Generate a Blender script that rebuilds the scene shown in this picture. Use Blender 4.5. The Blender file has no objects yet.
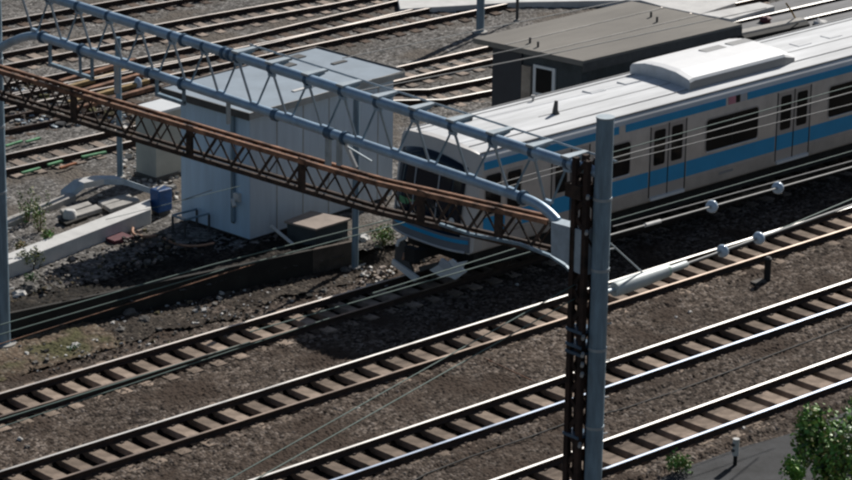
import bpy, bmesh, math, random
import numpy as np
from mathutils import Vector, Matrix
R_ = math.radians
S = bpy.context.scene
C = S.collection
rnd = random.Random(7)

# ------------------------------------------------------------------ camera
F_PX, PITCH, ROLL, YAW, CAMH = 3250.5, 0.325818, 0.016101, 0.815672, 26.9487
fw = Vector((math.cos(YAW)*math.cos(PITCH), math.sin(YAW)*math.cos(PITCH), -math.sin(PITCH)))
rt = Vector((math.sin(YAW), -math.cos(YAW), 0))
up = rt.cross(fw)
r2 = rt*math.cos(ROLL)+up*math.sin(ROLL)
u2 = -rt*math.sin(ROLL)+up*math.cos(ROLL)
CP = Vector((0, 0, CAMH))
cd = bpy.data.cameras.new('camera'); cam = bpy.data.objects.new('camera', cd); C.objects.link(cam)
m = Matrix((r2, u2, -fw)).transposed().to_4x4(); m.translation = CP
cam.matrix_world = m
cd.sensor_fit = 'HORIZONTAL'; cd.sensor_width = 36; cd.lens = 36*F_PX/852
cd.clip_end = 3000; cd.clip_start = .5
S.camera = cam
# ------------------------------------------------------------------ light
SUN_EL, SUN_AZ = R_(34), R_(17)          # azimuth from +X towards +Y
w = bpy.data.worlds.new('World'); S.world = w; w.use_nodes = True
nt = w.node_tree; bg = nt.nodes['Background']
sk = nt.nodes.new('ShaderNodeTexSky'); sk.sky_type = 'NISHITA'; sk.sun_disc = False
sk.sun_elevation = SUN_EL; sk.sun_rotation = math.pi/2-SUN_AZ
sk.air_density = 1; sk.dust_density = 1.0
nt.links.new(sk.outputs[0], bg.inputs[0]); bg.inputs[1].default_value = 0.05
sd = bpy.data.lights.new('sun', 'SUN'); sun = bpy.data.objects.new('sun', sd); C.objects.link(sun)
sd.energy = 5.0; sd.angle = R_(.5); sd.color = (1, .96, .9)
sv = Vector((math.cos(SUN_EL)*math.cos(SUN_AZ), math.cos(SUN_EL)*math.sin(SUN_AZ), math.sin(SUN_EL)))
sun.rotation_euler = sv.to_track_quat('Z', 'Y').to_euler()
S.view_settings.view_transform = 'Standard'; S.view_settings.look = 'None'
S.view_settings.exposure = 0.0; S.view_settings.gamma = 1
S.view_settings.use_curve_mapping = False
S.render.engine = 'CYCLES'
S.cycles.filter_width = 2.7
# ------------------------------------------------------------------ where things stand: photo coordinate -> point of a real plane
def ray(x, y): return fw + r2*((x-426)/F_PX) - u2*((y-240)/F_PX)
def onz(x, y, z=-.2):
    d = ray(x, y); return CP + d*((z-CP.z)/d.z)
def onX(x, y, X):
    d = ray(x, y); return CP + d*(X/d.x)
def onY(x, y, Y):
    d = ray(x, y); return CP + d*(Y/d.y)
GZ = .15            # level of the yard behind the low retaining wall
BZ = -.2            # level of the ballast of the running lines

# ------------------------------------------------------------------ materials
def mat(name, col, rough=.6, metal=0, var=.25, scale=6., bump=0., bscale=40., col2=None, detail=4, spec=.5, stretch=None, coat=0):
    m = bpy.data.materials.new(name); m.use_nodes = True
    n = m.node_tree.nodes; l = m.node_tree.links; b = n['Principled BSDF']
    b.inputs['Roughness'].default_value = rough; b.inputs['Metallic'].default_value = metal
    b.inputs['Specular IOR Level'].default_value = spec
    if coat: b.inputs['Coat Weight'].default_value = coat
    tc = n.new('ShaderNodeTexCoord'); src = tc.outputs['Object']
    if stretch:
        mp = n.new('ShaderNodeMapping'); mp.inputs['Scale'].default_value = stretch
        l.new(src, mp.inputs[0]); src = mp.outputs[0]
    no = n.new('ShaderNodeTexNoise'); no.inputs['Scale'].default_value = scale; no.inputs['Detail'].default_value = detail
    no.inputs['Roughness'].default_value = .65
    l.new(src, no.inputs[0])
    rp = n.new('ShaderNodeValToRGB'); rp.color_ramp.elements[0].position = .32; rp.color_ramp.elements[1].position = .68
    a = [c*(1-var) for c in col]; bb = [min(1, c*(1+var)) for c in (col2 or col)]
    rp.color_ramp.elements[0].color = (*a, 1); rp.color_ramp.elements[1].color = (*bb, 1)
    l.new(no.outputs[0], rp.inputs[0]); l.new(rp.outputs[0], b.inputs['Base Color'])
    if bump:
        nb = n.new('ShaderNodeTexNoise'); nb.inputs['Scale'].default_value = bscale; nb.inputs['Detail'].default_value = 5
        l.new(src, nb.inputs[0])
        bp = n.new('ShaderNodeBump'); bp.inputs['Strength'].default_value = bump; bp.inputs['Distance'].default_value = .02
        l.new(nb.outputs[0], bp.inputs['Height']); l.new(bp.outputs[0], b.inputs['Normal'])
    return m

def stones(name, cols, scale=13., patch=None, patch_scale=.35, bump=.9, thr=(.5, .62), dark=.55):
    """broken stone: one tone per voronoi cell, gaps darker, wide dirty patches"""
    m = bpy.data.materials.new(name); m.use_nodes = True
    n = m.node_tree.nodes; l = m.node_tree.links; b = n['Principled BSDF']
    b.inputs['Roughness'].default_value = .95; b.inputs['Specular IOR Level'].default_value = .15
    tc = n.new('ShaderNodeTexCoord')
    vo = n.new('ShaderNodeTexVoronoi'); vo.inputs['Scale'].default_value = scale; vo.inputs['Randomness'].default_value = 1
    l.new(tc.outputs['Object'], vo.inputs['Vector'])
    sp = n.new('ShaderNodeSeparateColor'); l.new(vo.outputs['Color'], sp.inputs[0])
    rp = n.new('ShaderNodeValToRGB'); e = rp.color_ramp.elements
    while len(e) < len(cols): e.new(.5)
    for i, c in enumerate(cols): e[i].position = i/(len(cols)-1); e[i].color = (*c, 1)
    l.new(sp.outputs[0], rp.inputs[0])
    # broad variation
    n1 = n.new('ShaderNodeTexNoise'); n1.inputs['Scale'].default_value = patch_scale; n1.inputs['Detail'].default_value = 6
    n1.inputs['Roughness'].default_value = .7
    l.new(tc.outputs['Object'], n1.inputs[0])
    mr = n.new('ShaderNodeMapRange'); mr.inputs[1].default_value = .3; mr.inputs[2].default_value = .7
    mr.inputs[3].default_value = .7; mr.inputs[4].default_value = 1.3
    l.new(n1.outputs[0], mr.inputs[0])
    mu = n.new('ShaderNodeMix'); mu.data_type = 'RGBA'; mu.blend_type = 'MULTIPLY'; mu.inputs[0].default_value = 1
    l.new(rp.outputs[0], mu.inputs[6]); l.new(mr.outputs[0], mu.inputs[7])
    out = mu.outputs[2]
    if patch:
        n2 = n.new('ShaderNodeTexNoise'); n2.inputs['Scale'].default_value = patch_scale*1.7; n2.inputs['Detail'].default_value = 8
        l.new(tc.outputs['Object'], n2.inputs[0])
        m2 = n.new('ShaderNodeMapRange'); m2.inputs[1].default_value = thr[0]; m2.inputs[2].default_value = thr[1]
        l.new(n2.outputs[0], m2.inputs[0])
        mx = n.new('ShaderNodeMix'); mx.data_type = 'RGBA'
        l.new(m2.outputs[0], mx.inputs[0]); l.new(out, mx.inputs[6]); mx.inputs[7].default_value = (*patch, 1)
        out = mx.outputs[2]
    l.new(out, b.inputs['Base Color'])
    bp = n.new('ShaderNodeBump'); bp.inputs['Strength'].default_value = bump; bp.inputs['Distance'].default_value = .04; bp.invert = True
    l.new(vo.outputs['Distance'], bp.inputs['Height']); l.new(bp.outputs[0], b.inputs['Normal'])
    return m

M = dict(
 ballast=stones('ballast', [(.018,.012,.009), (.052,.038,.029), (.082,.062,.049), (.118,.092,.074), (.21,.175,.15)], 12, (.055,.038,.028), .3),
 bed_dark=stones('bed_dark', [(.008,.006,.005), (.018,.013,.01), (.03,.022,.017), (.05,.038,.03)], 13),  # dark ballast, blackened further for the shade between sleepers
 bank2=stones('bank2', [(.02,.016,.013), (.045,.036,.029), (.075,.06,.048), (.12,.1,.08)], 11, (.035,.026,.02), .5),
 bank=stones('bank', [(.008,.007,.006), (.016,.013,.011), (.028,.023,.018), (.06,.05,.04)], 9, (.012,.01,.008), .6),  # near-black soil: shade of shed and wall put into the colour
 yard_gravel=stones('yard_gravel', [(.05,.046,.042), (.11,.102,.094), (.18,.168,.156), (.3,.285,.27)], 11, (.13,.112,.095), .25),
 dirt=stones('dirt', [(.07,.05,.035), (.11,.08,.055), (.15,.11,.08), (.2,.17,.13)], 9, (.09,.085,.04), .5),
 soil=mat('soil', (.09,.075,.06), .95, var=.5, scale=.8, bump=.8, bscale=6, spec=.1),
 rail_top=mat('rail_top', (.7,.68,.65), .55, 1, .1, 1.5, stretch=(.4,1,1)),
 rail_blue=mat('rail_sky_tint', (.4,.46,.56), .47, 1, .1, 1.5, stretch=(.4,1,1)),  # sky reflection put into the bluish colour, for the nearer rails
 rail_dull=mat('rail_dull', (.3,.24,.2), .5, 1, .2, 1.5, stretch=(.4,1,1)),
 rail_old=mat('rail_old', (.62,.57,.53), .56, 1, .12, 30),
 rail_side=mat('rail_side', (.045,.026,.018), .85, 0, .4, 5, .3),
 sleeper=mat('sleeper', (.26,.2,.15), .92, 0, .4, 2.3, .7, 60, col2=(.31,.24,.19), spec=.2),
 sleeper_pale=mat('sleeper_pale', (.33,.26,.21), .9, 0, .35, 1.3, .5, 60),
 sleeper_wood=mat('sleeper_wood', (.1,.065,.045), .95, 0, .4, 3, .5, 40),
 moss_paint=mat('green_paint', (.12,.32,.16), .7, 0, .3, 6),
 rust_paint=mat('orange_rust', (.33,.12,.05), .8, 0, .3, 6),
 pipe=mat('pipe_paint', (.36,.49,.62), .4, .25, .2, 2.2, .05, 20, spec=.6),
 galv=mat('galvanised', (.4,.46,.5), .5, .35, .15, 4),
 mast=mat('mast_paint', (.2,.29,.36), .5, .1, .28, 2.5, stretch=(3,3,.5)),
 rust=mat('rust', (.085,.04,.025), .9, 0, .6, 2.2, .5, 50, col2=(.27,.14,.085)),
 rust_dark=mat('rust_dark', (.014,.011,.01), .9, 0, .6, 4, .5, 50, col2=(.055,.033,.023)),
 rust_black=mat('rust_black', (.012,.009,.008), .9, 0, .6, 3, .5, 50, col2=(.045,.024,.017)),
 gusset=mat('gusset', (.42,.5,.57), .6, .1, .2, 3),
 shed_side_skylit=mat('shed_side_skylit', (.5,.67,.83), .6, 0, .09, 1.2, .05, 5, stretch=(3,3,.35)),  # bluish skylight on the left wall put into its colour
 shed_wall=mat('shed_wall', (.62,.68,.73), .6, 0, .09, 1.2, .05, 5, stretch=(3,3,.35)),
 shed_roof=mat('shed_roof', (.27,.33,.39), .6, 0, .12, 1.3, .1, 10),
 dark_trim=mat('dark_trim', (.07,.07,.07), .7, 0, .2, 4),
 concrete=mat('concrete', (.42,.4,.37), .9, 0, .2, 2.5, .3, 30),
 concrete_white=mat('concrete_pale', (.62,.61,.59), .85, 0, .12, 2, .2, 30),
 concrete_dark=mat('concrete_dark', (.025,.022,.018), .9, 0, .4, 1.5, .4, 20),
 roof_felt=mat('roof_felt', (.205,.19,.168), .9, 0, .16, .9, .3, 25, stretch=(.3,1,1)),
 wall_dark=mat('wall_dark', (.05,.06,.065), .8, 0, .3, 1.5),
 wall_door=mat('door_paint', (.025,.03,.04), .6, 0, .2, 1.5),
 stained=mat('stained_plaster', (.33,.28,.23), .9, 0, .3, 3),
 white=mat('white_paint', (.72,.74,.75), .5, 0, .05, 3),
 glass=mat('dark_glass', (.006,.008,.01), .08, 0, .1, 2, spec=.22),
 screen=mat('windscreen_glass', (.004,.012,.025), .08, 0, .1, 2, spec=.4),
 black=mat('black_rubber', (.012,.012,.013), .7, 0, .2, 5),
 steel=mat('train_steel', (.64,.6,.56), .42, .15, .12, 1.3, stretch=(1.5,1,1.2)),
 steel2=mat('train_door_steel', (.47,.43,.4), .45, .1, .06, .7),
 blue=mat('train_blue', (.012,.33,.64), .4, 0, .06, 2),
 roof=mat('train_roof', (.64,.65,.66), .7, 0, .16, .8, stretch=(.35,3,1), col2=(.7,.71,.72)),
 shell=mat('train_front_shell', (.62,.6,.58), .4, 0, .05, 2),
 acwhite=mat('air_conditioner_white', (.88,.88,.88), .5, 0, .03, 3),
 grille=mat('grille', (.3,.3,.3), .6, 0, .2, 30),
 under=mat('underframe', (.02,.019,.018), .9, 0, .4, 4),
 skirt=mat('skirt_grey', (.5,.53,.57), .5, 0, .1, 4),
 asphalt=mat('asphalt', (.034,.035,.038), .9, 0, .5, 2.2, .6, 60),
 pave=mat('pavement', (.17,.17,.175), .8, 0, .3, 1.6, .2, 30, stretch=(.3,1.5,1)),
 platform=mat('platform_slab', (.6,.5,.44), .85, 0, .12, 1.5),
 wall_brown=mat('wall_brown', (.09,.07,.055), .9, 0, .4, 2.5, .4, 20),
 collar=mat('collar_paint', (.07,.13,.2), .4, .2, .15, 3),
 screen_low=mat('front_lower_shaded', (.17,.2,.24), .5, .1, .1, 2),  # grey lower front, its shade put into the colour
 brown=mat('brown_sheet', (.3,.24,.2), .75, 0, .2, 2.2),
 tarp=mat('blue_tarp', (.01,.07,.22), .5, 0, .3, 3, .5, 8),
 porcelain=mat('porcelain', (.5,.62,.75), .15, 0, .05, 5, coat=.5),
 wire=mat('wire_copper_green', (.1,.16,.14), .6, .1, .1, 2),
 wire_steel=mat('wire_steel', (.3,.3,.29), .6, .1, .1, 2),
 tube=mat('tube_pale', (.5,.54,.54), .5, .1, .1, 3),
 stone=mat('stone_pale', (.55,.53,.5), .8, 0, .2, 8),
 stone_d=mat('stone_dark', (.12,.11,.1), .9, 0, .4, 8, .6),
 orange=mat('orange_hose', (.5,.27,.17), .7, 0, .2, 4),
 maroon=mat('maroon_sheet', (.12,.03,.04), .7, 0, .2, 4),
 yellow=mat('yellow_rust', (.3,.2,.08), .8, 0, .4, 4),
 pink=mat('pink_label', (.6,.25,.32), .5, 0, .1, 10),
 leaf=mat('leaf', (.07,.19,.035), .5, 0, .45, 3, col2=(.13,.3,.06)),
 leaf_b=mat('leaf_bright', (.24,.4,.08), .5, 0, .3, 3),
 leaf_y=mat('leaf_yellow', (.18,.22,.05), .6, 0, .5, 3, col2=(.2,.2,.06)),
 leaf_d=mat('leaf_dark', (.03,.075,.022), .55, 0, .4, 3),
 stem=mat('stem', (.09,.07,.04), .9),
)
for k_ in ('rail_top', 'rail_old', 'rail_blue', 'rail_dull'):      # wheel-polished band: brushed along the rail
    t_ = M[k_].node_tree; b_ = t_.nodes['Principled BSDF']; b_.inputs['Anisotropic'].default_value = .8
    v_ = t_.nodes.new('ShaderNodeCombineXYZ'); v_.inputs[1].default_value = 1; t_.links.new(v_.outputs[0], b_.inputs['Tangent'])
    nn_ = t_.nodes.new('ShaderNodeTexNoise'); nn_.inputs['Scale'].default_value = .9; nn_.inputs['Detail'].default_value = 6
    tt_ = t_.nodes.new('ShaderNodeTexCoord'); t_.links.new(tt_.outputs['Object'], nn_.inputs[0])
    mm_ = t_.nodes.new('ShaderNodeMapRange'); mm_.inputs[1].default_value = .3; mm_.inputs[2].default_value = .7
    r0_ = b_.inputs['Roughness'].default_value; mm_.inputs[3].default_value = r0_-.13; mm_.inputs[4].default_value = r0_+.08
    t_.links.new(nn_.outputs[0], mm_.inputs[0]); t_.links.new(mm_.outputs[0], b_.inputs['Roughness'])
for k_ in ('sleeper', 'sleeper_pale', 'sleeper_wood'):      # every sleeper weathered differently
    t_ = M[k_].node_tree; b_ = t_.nodes['Principled BSDF']; src_ = b_.inputs['Base Color'].links[0].from_socket
    oi = t_.nodes.new('ShaderNodeObjectInfo'); mr_ = t_.nodes.new('ShaderNodeMapRange'); mr_.inputs[3].default_value = .62; mr_.inputs[4].default_value = 1.25
    mx_ = t_.nodes.new('ShaderNodeMix'); mx_.data_type = 'RGBA'; mx_.blend_type = 'MULTIPLY'; mx_.inputs[0].default_value = 1
    t_.links.new(oi.outputs['Random'], mr_.inputs[0]); t_.links.new(src_, mx_.inputs[6]); t_.links.new(mr_.outputs[0], mx_.inputs[7]); t_.links.new(mx_.outputs[2], b_.inputs['Base Color'])
# ------------------------------------------------------------------ mesh builder
class MB:
    def __init__(s): s.v = []; s.f = []; s.m = []; s.sm = []
    def add(s, vs, fs, mi=0, smooth=False):
        o = len(s.v); s.v += [tuple(v) for v in vs]
        for f in fs: s.f.append([i+o for i in f]); s.m.append(mi); s.sm.append(smooth)
        return s
    def hexa(s, p, mi=0):     # 4 bottom, 4 top
        return s.add(p, [(3,2,1,0), (4,5,6,7), (0,1,5,4), (1,2,6,5), (2,3,7,6), (3,0,4,7)], mi)
    def box(s, a, b, mi=0, T=None):
        x0,y0,z0 = a; x1,y1,z1 = b
        p = [(x0,y0,z0),(x1,y0,z0),(x1,y1,z0),(x0,y1,z0),(x0,y0,z1),(x1,y0,z1),(x1,y1,z1),(x0,y1,z1)]
        if T: p = [T @ Vector(q) for q in p]
        return s.hexa(p, mi)
    def prism(s, pts, z0, z1, mi=0):      # pts: xy polygon or xyz top polygon
        n = len(pts)
        vs = [(p[0],p[1],z0) for p in pts]+[(p[0],p[1],z1) for p in pts]
        fs = [tuple(range(n-1,-1,-1)), tuple(range(n,2*n))]+[(i,(i+1)%n,n+(i+1)%n,n+i) for i in range(n)]
        return s.add(vs, fs, mi)
    def bar(s, a, b, w, h, mi=0, upv=(0,0,1)):
        a = Vector(a); b = Vector(b); d = (b-a).normalized(); u = Vector(upv)
        if abs(d.dot(u)) > .98: u = Vector((1,0,0))
        x = d.cross(u).normalized(); y = x.cross(d)
        p = []
        for q in (a, b):
            p += [q-x*w/2-y*h/2, q+x*w/2-y*h/2, q+x*w/2+y*h/2, q-x*w/2+y*h/2]
        return s.hexa(p, mi)
    def tube(s, pts, r, seg=10, mi=0, cap=True):
        pts = [Vector(p) for p in pts]; rs = r if isinstance(r, (list, tuple)) else [r]*len(pts)
        vs = []; fs = []; n = len(pts); px_ = None
        for i, p in enumerate(pts):
            d = (pts[min(i+1,n-1)]-pts[max(i-1,0)]).normalized()
            if px_ is None:
                u = Vector((0,0,1)) if abs(d.z) < .95 else Vector((1,0,0)); x = d.cross(u).normalized()
            else: x = (px_-d*px_.dot(d)).normalized()
            px_ = x; y = d.cross(x)
            for k in range(seg):
                t = 2*math.pi*k/seg; vs.append(p+(x*math.cos(t)+y*math.sin(t))*rs[i])
        for i in range(n-1):
            for k in range(seg):
                a = i*seg+k; b = i*seg+(k+1)%seg; fs.append((a, b, b+seg, a+seg))
        s.add(vs, fs, mi, True)
        if cap:
            s.add(vs[:seg], [tuple(range(seg-1,-1,-1))], mi); s.add(vs[-seg:], [tuple(range(seg))], mi)
        return s
    def build(s, name, mats, parent=None, bevel=0):
        me = bpy.data.meshes.new(name); me.from_pydata(s.v, [], s.f)
        if not isinstance(mats, (list, tuple)): mats = [mats]
        for q in mats: me.materials.append(q)
        me.polygons.foreach_set('material_index', s.m); me.polygons.foreach_set('use_smooth', s.sm)
        me.update()
        bm = bmesh.new(); bm.from_mesh(me); bmesh.ops.recalc_face_normals(bm, faces=bm.faces); bm.to_mesh(me); bm.free()
        o = bpy.data.objects.new(name, me); C.objects.link(o)
        if parent:
            o.parent = parent
            o.matrix_parent_inverse = parent.matrix_basis.inverted()
        if bevel:
            b = o.modifiers.new('bevel', 'BEVEL'); b.width = bevel; b.segments = 2; b.limit_method = 'ANGLE'
        return o
def tag(o, label=None, cat=None, group=None, kind=None):
    if label: o['label'] = label
    if cat: o['category'] = cat
    if group: o['group'] = group
    if kind: o['kind'] = kind
    return o
def empty(name, loc, label, cat, group=None, rz=0):
    o = bpy.data.objects.new(name, None); C.objects.link(o); o.location = loc; o.rotation_euler = (0,0,rz)
    o.empty_display_size = .3
    return tag(o, label, cat, group)

# ------------------------------------------------------------------ setting: ground
def relief(name, xr, yr, cell, zf, mt, keep=None, amp=.03, seed=1):
    g = np.random.default_rng(seed)
    nx = int((xr[1]-xr[0])/cell); ny = int((yr[1]-yr[0])/cell)
    X, Y = np.meshgrid(np.linspace(xr[0], xr[1], nx+1), np.linspace(yr[0], yr[1], ny+1), indexing='ij')
    X = X+g.uniform(-.3,.3,X.shape)*cell; Y = Y+g.uniform(-.3,.3,X.shape)*cell
    def vn(sc):
        a = g.random((int((xr[1]-xr[0])/sc)+3, int((yr[1]-yr[0])/sc)+3)); u = (X-xr[0])/sc; v = (Y-yr[0])/sc
        u = np.clip(u, 0, a.shape[0]-1.001); v = np.clip(v, 0, a.shape[1]-1.001)
        i = u.astype(int); j = v.astype(int); fu = u-i; fv = v-j; fu = fu*fu*(3-2*fu); fv = fv*fv*(3-2*fv)
        return a[i,j]*(1-fu)*(1-fv)+a[i+1,j]*fu*(1-fv)+a[i,j+1]*(1-fu)*fv+a[i+1,j+1]*fu*fv-.5
    Z = zf(X, Y)+amp*g.uniform(-1,1,X.shape)*.8+vn(.35)*amp*1.2+vn(1.6)*amp*1.6
    idx = np.arange((nx+1)*(ny+1)).reshape(nx+1, ny+1)
    fa = np.stack([idx[:-1,:-1], idx[1:,:-1], idx[1:,1:], idx[:-1,1:]], -1).reshape(-1,4)
    cx = (X[:-1,:-1]+cell/2).ravel(); cy = (Y[:-1,:-1]+cell/2).ravel()
    if keep is not None: fa = fa[keep(cx, cy)]
    used = np.unique(fa); rm = np.full(idx.size, -1); rm[used] = np.arange(len(used)); fa = rm[fa]
    # two triangles each: broken faces like stones
    tri = np.concatenate([fa[:, [0,1,2]], fa[:, [0,2,3]]])
    co = np.stack([X.ravel(), Y.ravel(), Z.ravel()], -1)[used]
    me = bpy.data.meshes.new(name)
    me.vertices.add(len(co)); me.vertices.foreach_set('co', co.ravel())
    me.loops.add(tri.size); me.loops.foreach_set('vertex_index', tri.ravel().astype(np.int32))
    me.polygons.add(len(tri)); me.polygons.foreach_set('loop_start', np.arange(0, tri.size, 3).astype(np.int32))
    me.update(); me.validate(); me.materials.append(mt)
    o = bpy.data.objects.new(name, me); C.objects.link(o); o['kind'] = 'structure'
    return o
# view footprint with a margin
def inview(cx, cy, mx=70, my=60):
    ok = np.ones(cx.shape, bool)
    dx = cx; dy = cy; dz = -CAMH
    z = dx*fw.x+dy*fw.y+dz*fw.z
    u = 426+F_PX*(dx*r2.x+dy*r2.y+dz*r2.z)/z; v = 240-F_PX*(dx*u2.x+dy*u2.y+dz*u2.z)/z
    return (u > -mx) & (u < 852+mx) & (v > -my) & (v < 480+my)
WALL_Y0, WALL_Y1 = 59.42, 57.95      # retaining wall line at X=43 and X=54
def wall_y(x): return WALL_Y0+(x-43)*(WALL_Y1-WALL_Y0)/11
tracksY = [44.93, 48.29, 52.15, 55.84]
def bedz(X, Y):
    z = np.full(X.shape, BZ)
    for t in tracksY:
        d = np.abs(Y-t); z = z+np.where((d > .72) & (d < 1.15), .07 if t < 46 else .058 if t < 50 else (.045 if t < 53 else .03), 0)
    mid = [(44.93+48.29)/2, (48.29+52.15)/2, (52.15+55.84)/2]
    for q in mid: z = z+.05*np.exp(-((Y-q)/.35)**2)*.5
    return z
MB().box((-1500,-1500,-1.2), (1500,1500,-.6)).build('ground', M['soil'])['kind'] = 'structure'
def nobed(x, y):
    k = np.ones(x.shape, bool)
    for t in tracksY: k &= np.abs(y-t) > .66
    return k
relief('ballast_bed', (28,75), (38,60), .065, bedz, M['ballast'], lambda x,y: inview(x,y) & (y < wall_y(x)+.1) & (y > 42.9) & nobed(x,y), .03, 3)
for t in tracksY:
    relief('track_bed', (28,75), (t-.7,t+.7), .065, lambda X,Y: BZ-.11+.09*np.clip((np.abs(Y-t)-.5)/.2,0,1), M['bed_dark'], lambda x,y: inview(x,y), .02, int(t*3))
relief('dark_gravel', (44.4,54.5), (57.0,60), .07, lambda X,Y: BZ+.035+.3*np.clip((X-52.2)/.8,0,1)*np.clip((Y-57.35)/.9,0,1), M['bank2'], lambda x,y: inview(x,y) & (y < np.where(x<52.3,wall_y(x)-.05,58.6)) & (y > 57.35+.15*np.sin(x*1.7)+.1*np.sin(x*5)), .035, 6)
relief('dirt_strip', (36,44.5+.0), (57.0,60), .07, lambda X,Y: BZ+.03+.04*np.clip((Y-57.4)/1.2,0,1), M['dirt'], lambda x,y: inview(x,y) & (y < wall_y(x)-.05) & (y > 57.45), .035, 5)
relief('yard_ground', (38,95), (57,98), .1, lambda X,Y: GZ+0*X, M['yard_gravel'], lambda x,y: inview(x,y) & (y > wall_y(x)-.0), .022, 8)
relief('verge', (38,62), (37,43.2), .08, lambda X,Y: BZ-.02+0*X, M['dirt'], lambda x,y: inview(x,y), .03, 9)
relief('soil_bank_shaded', (38,55.5), (57.6,63), .09, lambda X,Y: GZ+.01+.3*np.clip(1-(Y-wall_y(X))/2.0,0,1), M['bank'], lambda x,y: inview(x,y) & (y > wall_y(x)+.05) & (y < 61.6+.25*np.sin(x*2.1)) & (x < 52.4), .05, 21)  # dark tone of this soil stands for the shade below the shed
# asphalt patch beside the nearest track
pts = [onz(*q, -.14) for q in [(640,500),(662,478),(690,466),(739,448),(790,434),(870,403),(900,500)]]
MB().prism(pts, -.3, -.135).build('asphalt_path', M['asphalt'])['kind'] = 'structure'
# paved strip with embedded rails, upper right, and pale platform surfaces
pts = [onz(*q, .25) for q in [(690,40),(735,12),(900,-30),(900,60),(800,60)]]
MB().prism(pts, 0, .24).build('yard_pavement', M['pave'])['kind'] = 'structure'

# retaining wall: near-black stretches have the face's shade in their colour
for i,(x0,x1,mt,lb) in enumerate([(38,47.24,'concrete_dark','low dark retaining wall running right from the left mast'), (47.25,51.01,'concrete_dark','low dark retaining wall in shade below the white shed'), (51.02,52.35,'wall_brown','low brown retaining wall by the slim grey post')]):
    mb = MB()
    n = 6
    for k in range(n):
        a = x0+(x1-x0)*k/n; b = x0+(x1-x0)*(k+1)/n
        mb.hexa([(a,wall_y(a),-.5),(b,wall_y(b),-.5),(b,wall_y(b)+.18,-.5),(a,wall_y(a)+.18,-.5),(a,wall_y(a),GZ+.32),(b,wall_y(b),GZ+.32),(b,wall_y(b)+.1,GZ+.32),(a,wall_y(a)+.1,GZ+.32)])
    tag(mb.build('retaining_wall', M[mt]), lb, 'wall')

# ------------------------------------------------------------------ tracks
RP = [(-.0635,0),(.0635,0),(.0635,.011),(.03,.022),(.009,.035),(.009,.105),(.036,.118),(.036,.149),(.034,.153),(-.034,.153),(-.036,.149),(-.036,.118),(-.009,.105),(-.009,.035),(-.03,.022),(-.0635,.011)]
def rail(path, ztop, parent, top='rail_top'):
    n = len(RP); vs = []; 
    P = [Vector((p[0],p[1],0)) for p in path]
    for i,p in enumerate(P):
        d = (P[min(i+1,len(P)-1)]-P[max(i-1,0)]).normalized(); nn = Vector((-d.y,d.x,0))
        for a,b in RP: vs.append(p+nn*a+Vector((0,0,ztop-.153+b)))
    mb = MB()
    for i in range(len(P)-1):
        for k in range(n):
            a = i*n+k; b = i*n+(k+1)%n
            mb.f.append([a,b,b+n,a+n]); mb.m.append(0 if k in (8,) else 1); mb.sm.append(False)
    mb.v = [tuple(v) for v in vs]
    mb.f += [list(range(n)), list(range(len(vs)-n, len(vs)))]; mb.m += [1,1]; mb.sm += [False]*2
    return mb.build('rail', [M[top], M['rail_side']], parent)
def offset(path, o):
    P = [Vector((p[0],p[1],0)) for p in path]; r = []
    for i,p in enumerate(P):
        d = (P[min(i+1,len(P)-1)]-P[max(i-1,0)]).normalized(); r.append(p+Vector((-d.y,d.x,0))*o)
    return r
def sleeper_mesh(L, W, mt):
    mb = MB(); h = L/2; w_ = W/2
    mb.hexa([(-w_,-h,-.14),(w_,-h,-.14),(w_,h,-.14),(-w_,h,-.14),(-w_*.9,-h+.01,0),(w_*.9,-h+.01,0),(w_*.9,h-.01,0),(-w_*.9,h-.01,0)])
    me_o = mb.build('sleeper', mt)
    me = me_o.data; bpy.data.objects.remove(me_o); return me
def clips_mesh():
    mb = MB()
    for s in (-1,1):
        for e in (-1,1):
            y = s*.566+e*.1; mb.box((-.035,y-.03,.0),(.035,y+.03,.025))
    o = mb.build('clips', M['rail_side']); me = o.data; bpy.data.objects.remove(o); return me
CLIPS = clips_mesh()
def track(path, ztop, pitch, W, mt, label, L=2.0, top='rail_top', maxn=100, skip=lambda x:False, group='railway tracks', near=None):
    t = empty('railway_track', (path[0][0], path[0][1], ztop-.153), label, 'railway track', group)
    g = (1.067+.065)/2
    rail(offset(path, g), ztop, t, top); rail(offset(path, -g), ztop, t, near or top)
    # sleepers
    me = [sleeper_mesh(L, W*k, M[mt]) for k in (1, .93, 1.06)]
    P = [Vector((p[0],p[1],0)) for p in path]; tot = 0; out = []
    segs = [(P[i], P[i+1], (P[i+1]-P[i]).length) for i in range(len(P)-1)]
    s = .2; acc = 0
    for a,b,ln in segs:
        d = (b-a).normalized()
        while s < acc+ln and len(out) < maxn:
            p = a+d*(s-acc)
            if not skip(p.x) :
                o = bpy.data.objects.new('sleeper', rnd.choice(me)); C.objects.link(o); o.parent = t
                o.matrix_parent_inverse = t.matrix_basis.inverted()
                o.location = (p.x+rnd.uniform(-.012,.012), p.y+rnd.uniform(-.03,.03), ztop-.153+rnd.uniform(-.012,.004))
                o.rotation_euler = (0,0,math.atan2(d.y,d.x)+rnd.uniform(-.015,.015))
                out.append(o)
                c = bpy.data.objects.new('rail_clip', CLIPS); C.objects.link(c); c.parent = o; c['kind'] = 'stuff'
            s += pitch
        acc += ln
    return t
def straight(y, x0, x1, n=2): return [(x0+(x1-x0)*i/(n-1), y) for i in range(n)]
track(straight(tracksY[0], 33, 62), 0, .775, .54, 'sleeper', 'nearest railway track with wide sleepers, beside the asphalt patch', near='rail_blue')
track(straight(tracksY[1], 33, 66), 0, .76, .36, 'sleeper', 'second nearest railway track with two bright rails, passing behind the right mast', near='rail_blue')
track(straight(tracksY[2], 33, 72), 0, .725, .36, 'sleeper', 'third nearest railway track, just in front of the train shadow', near='rail_dull')
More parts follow.
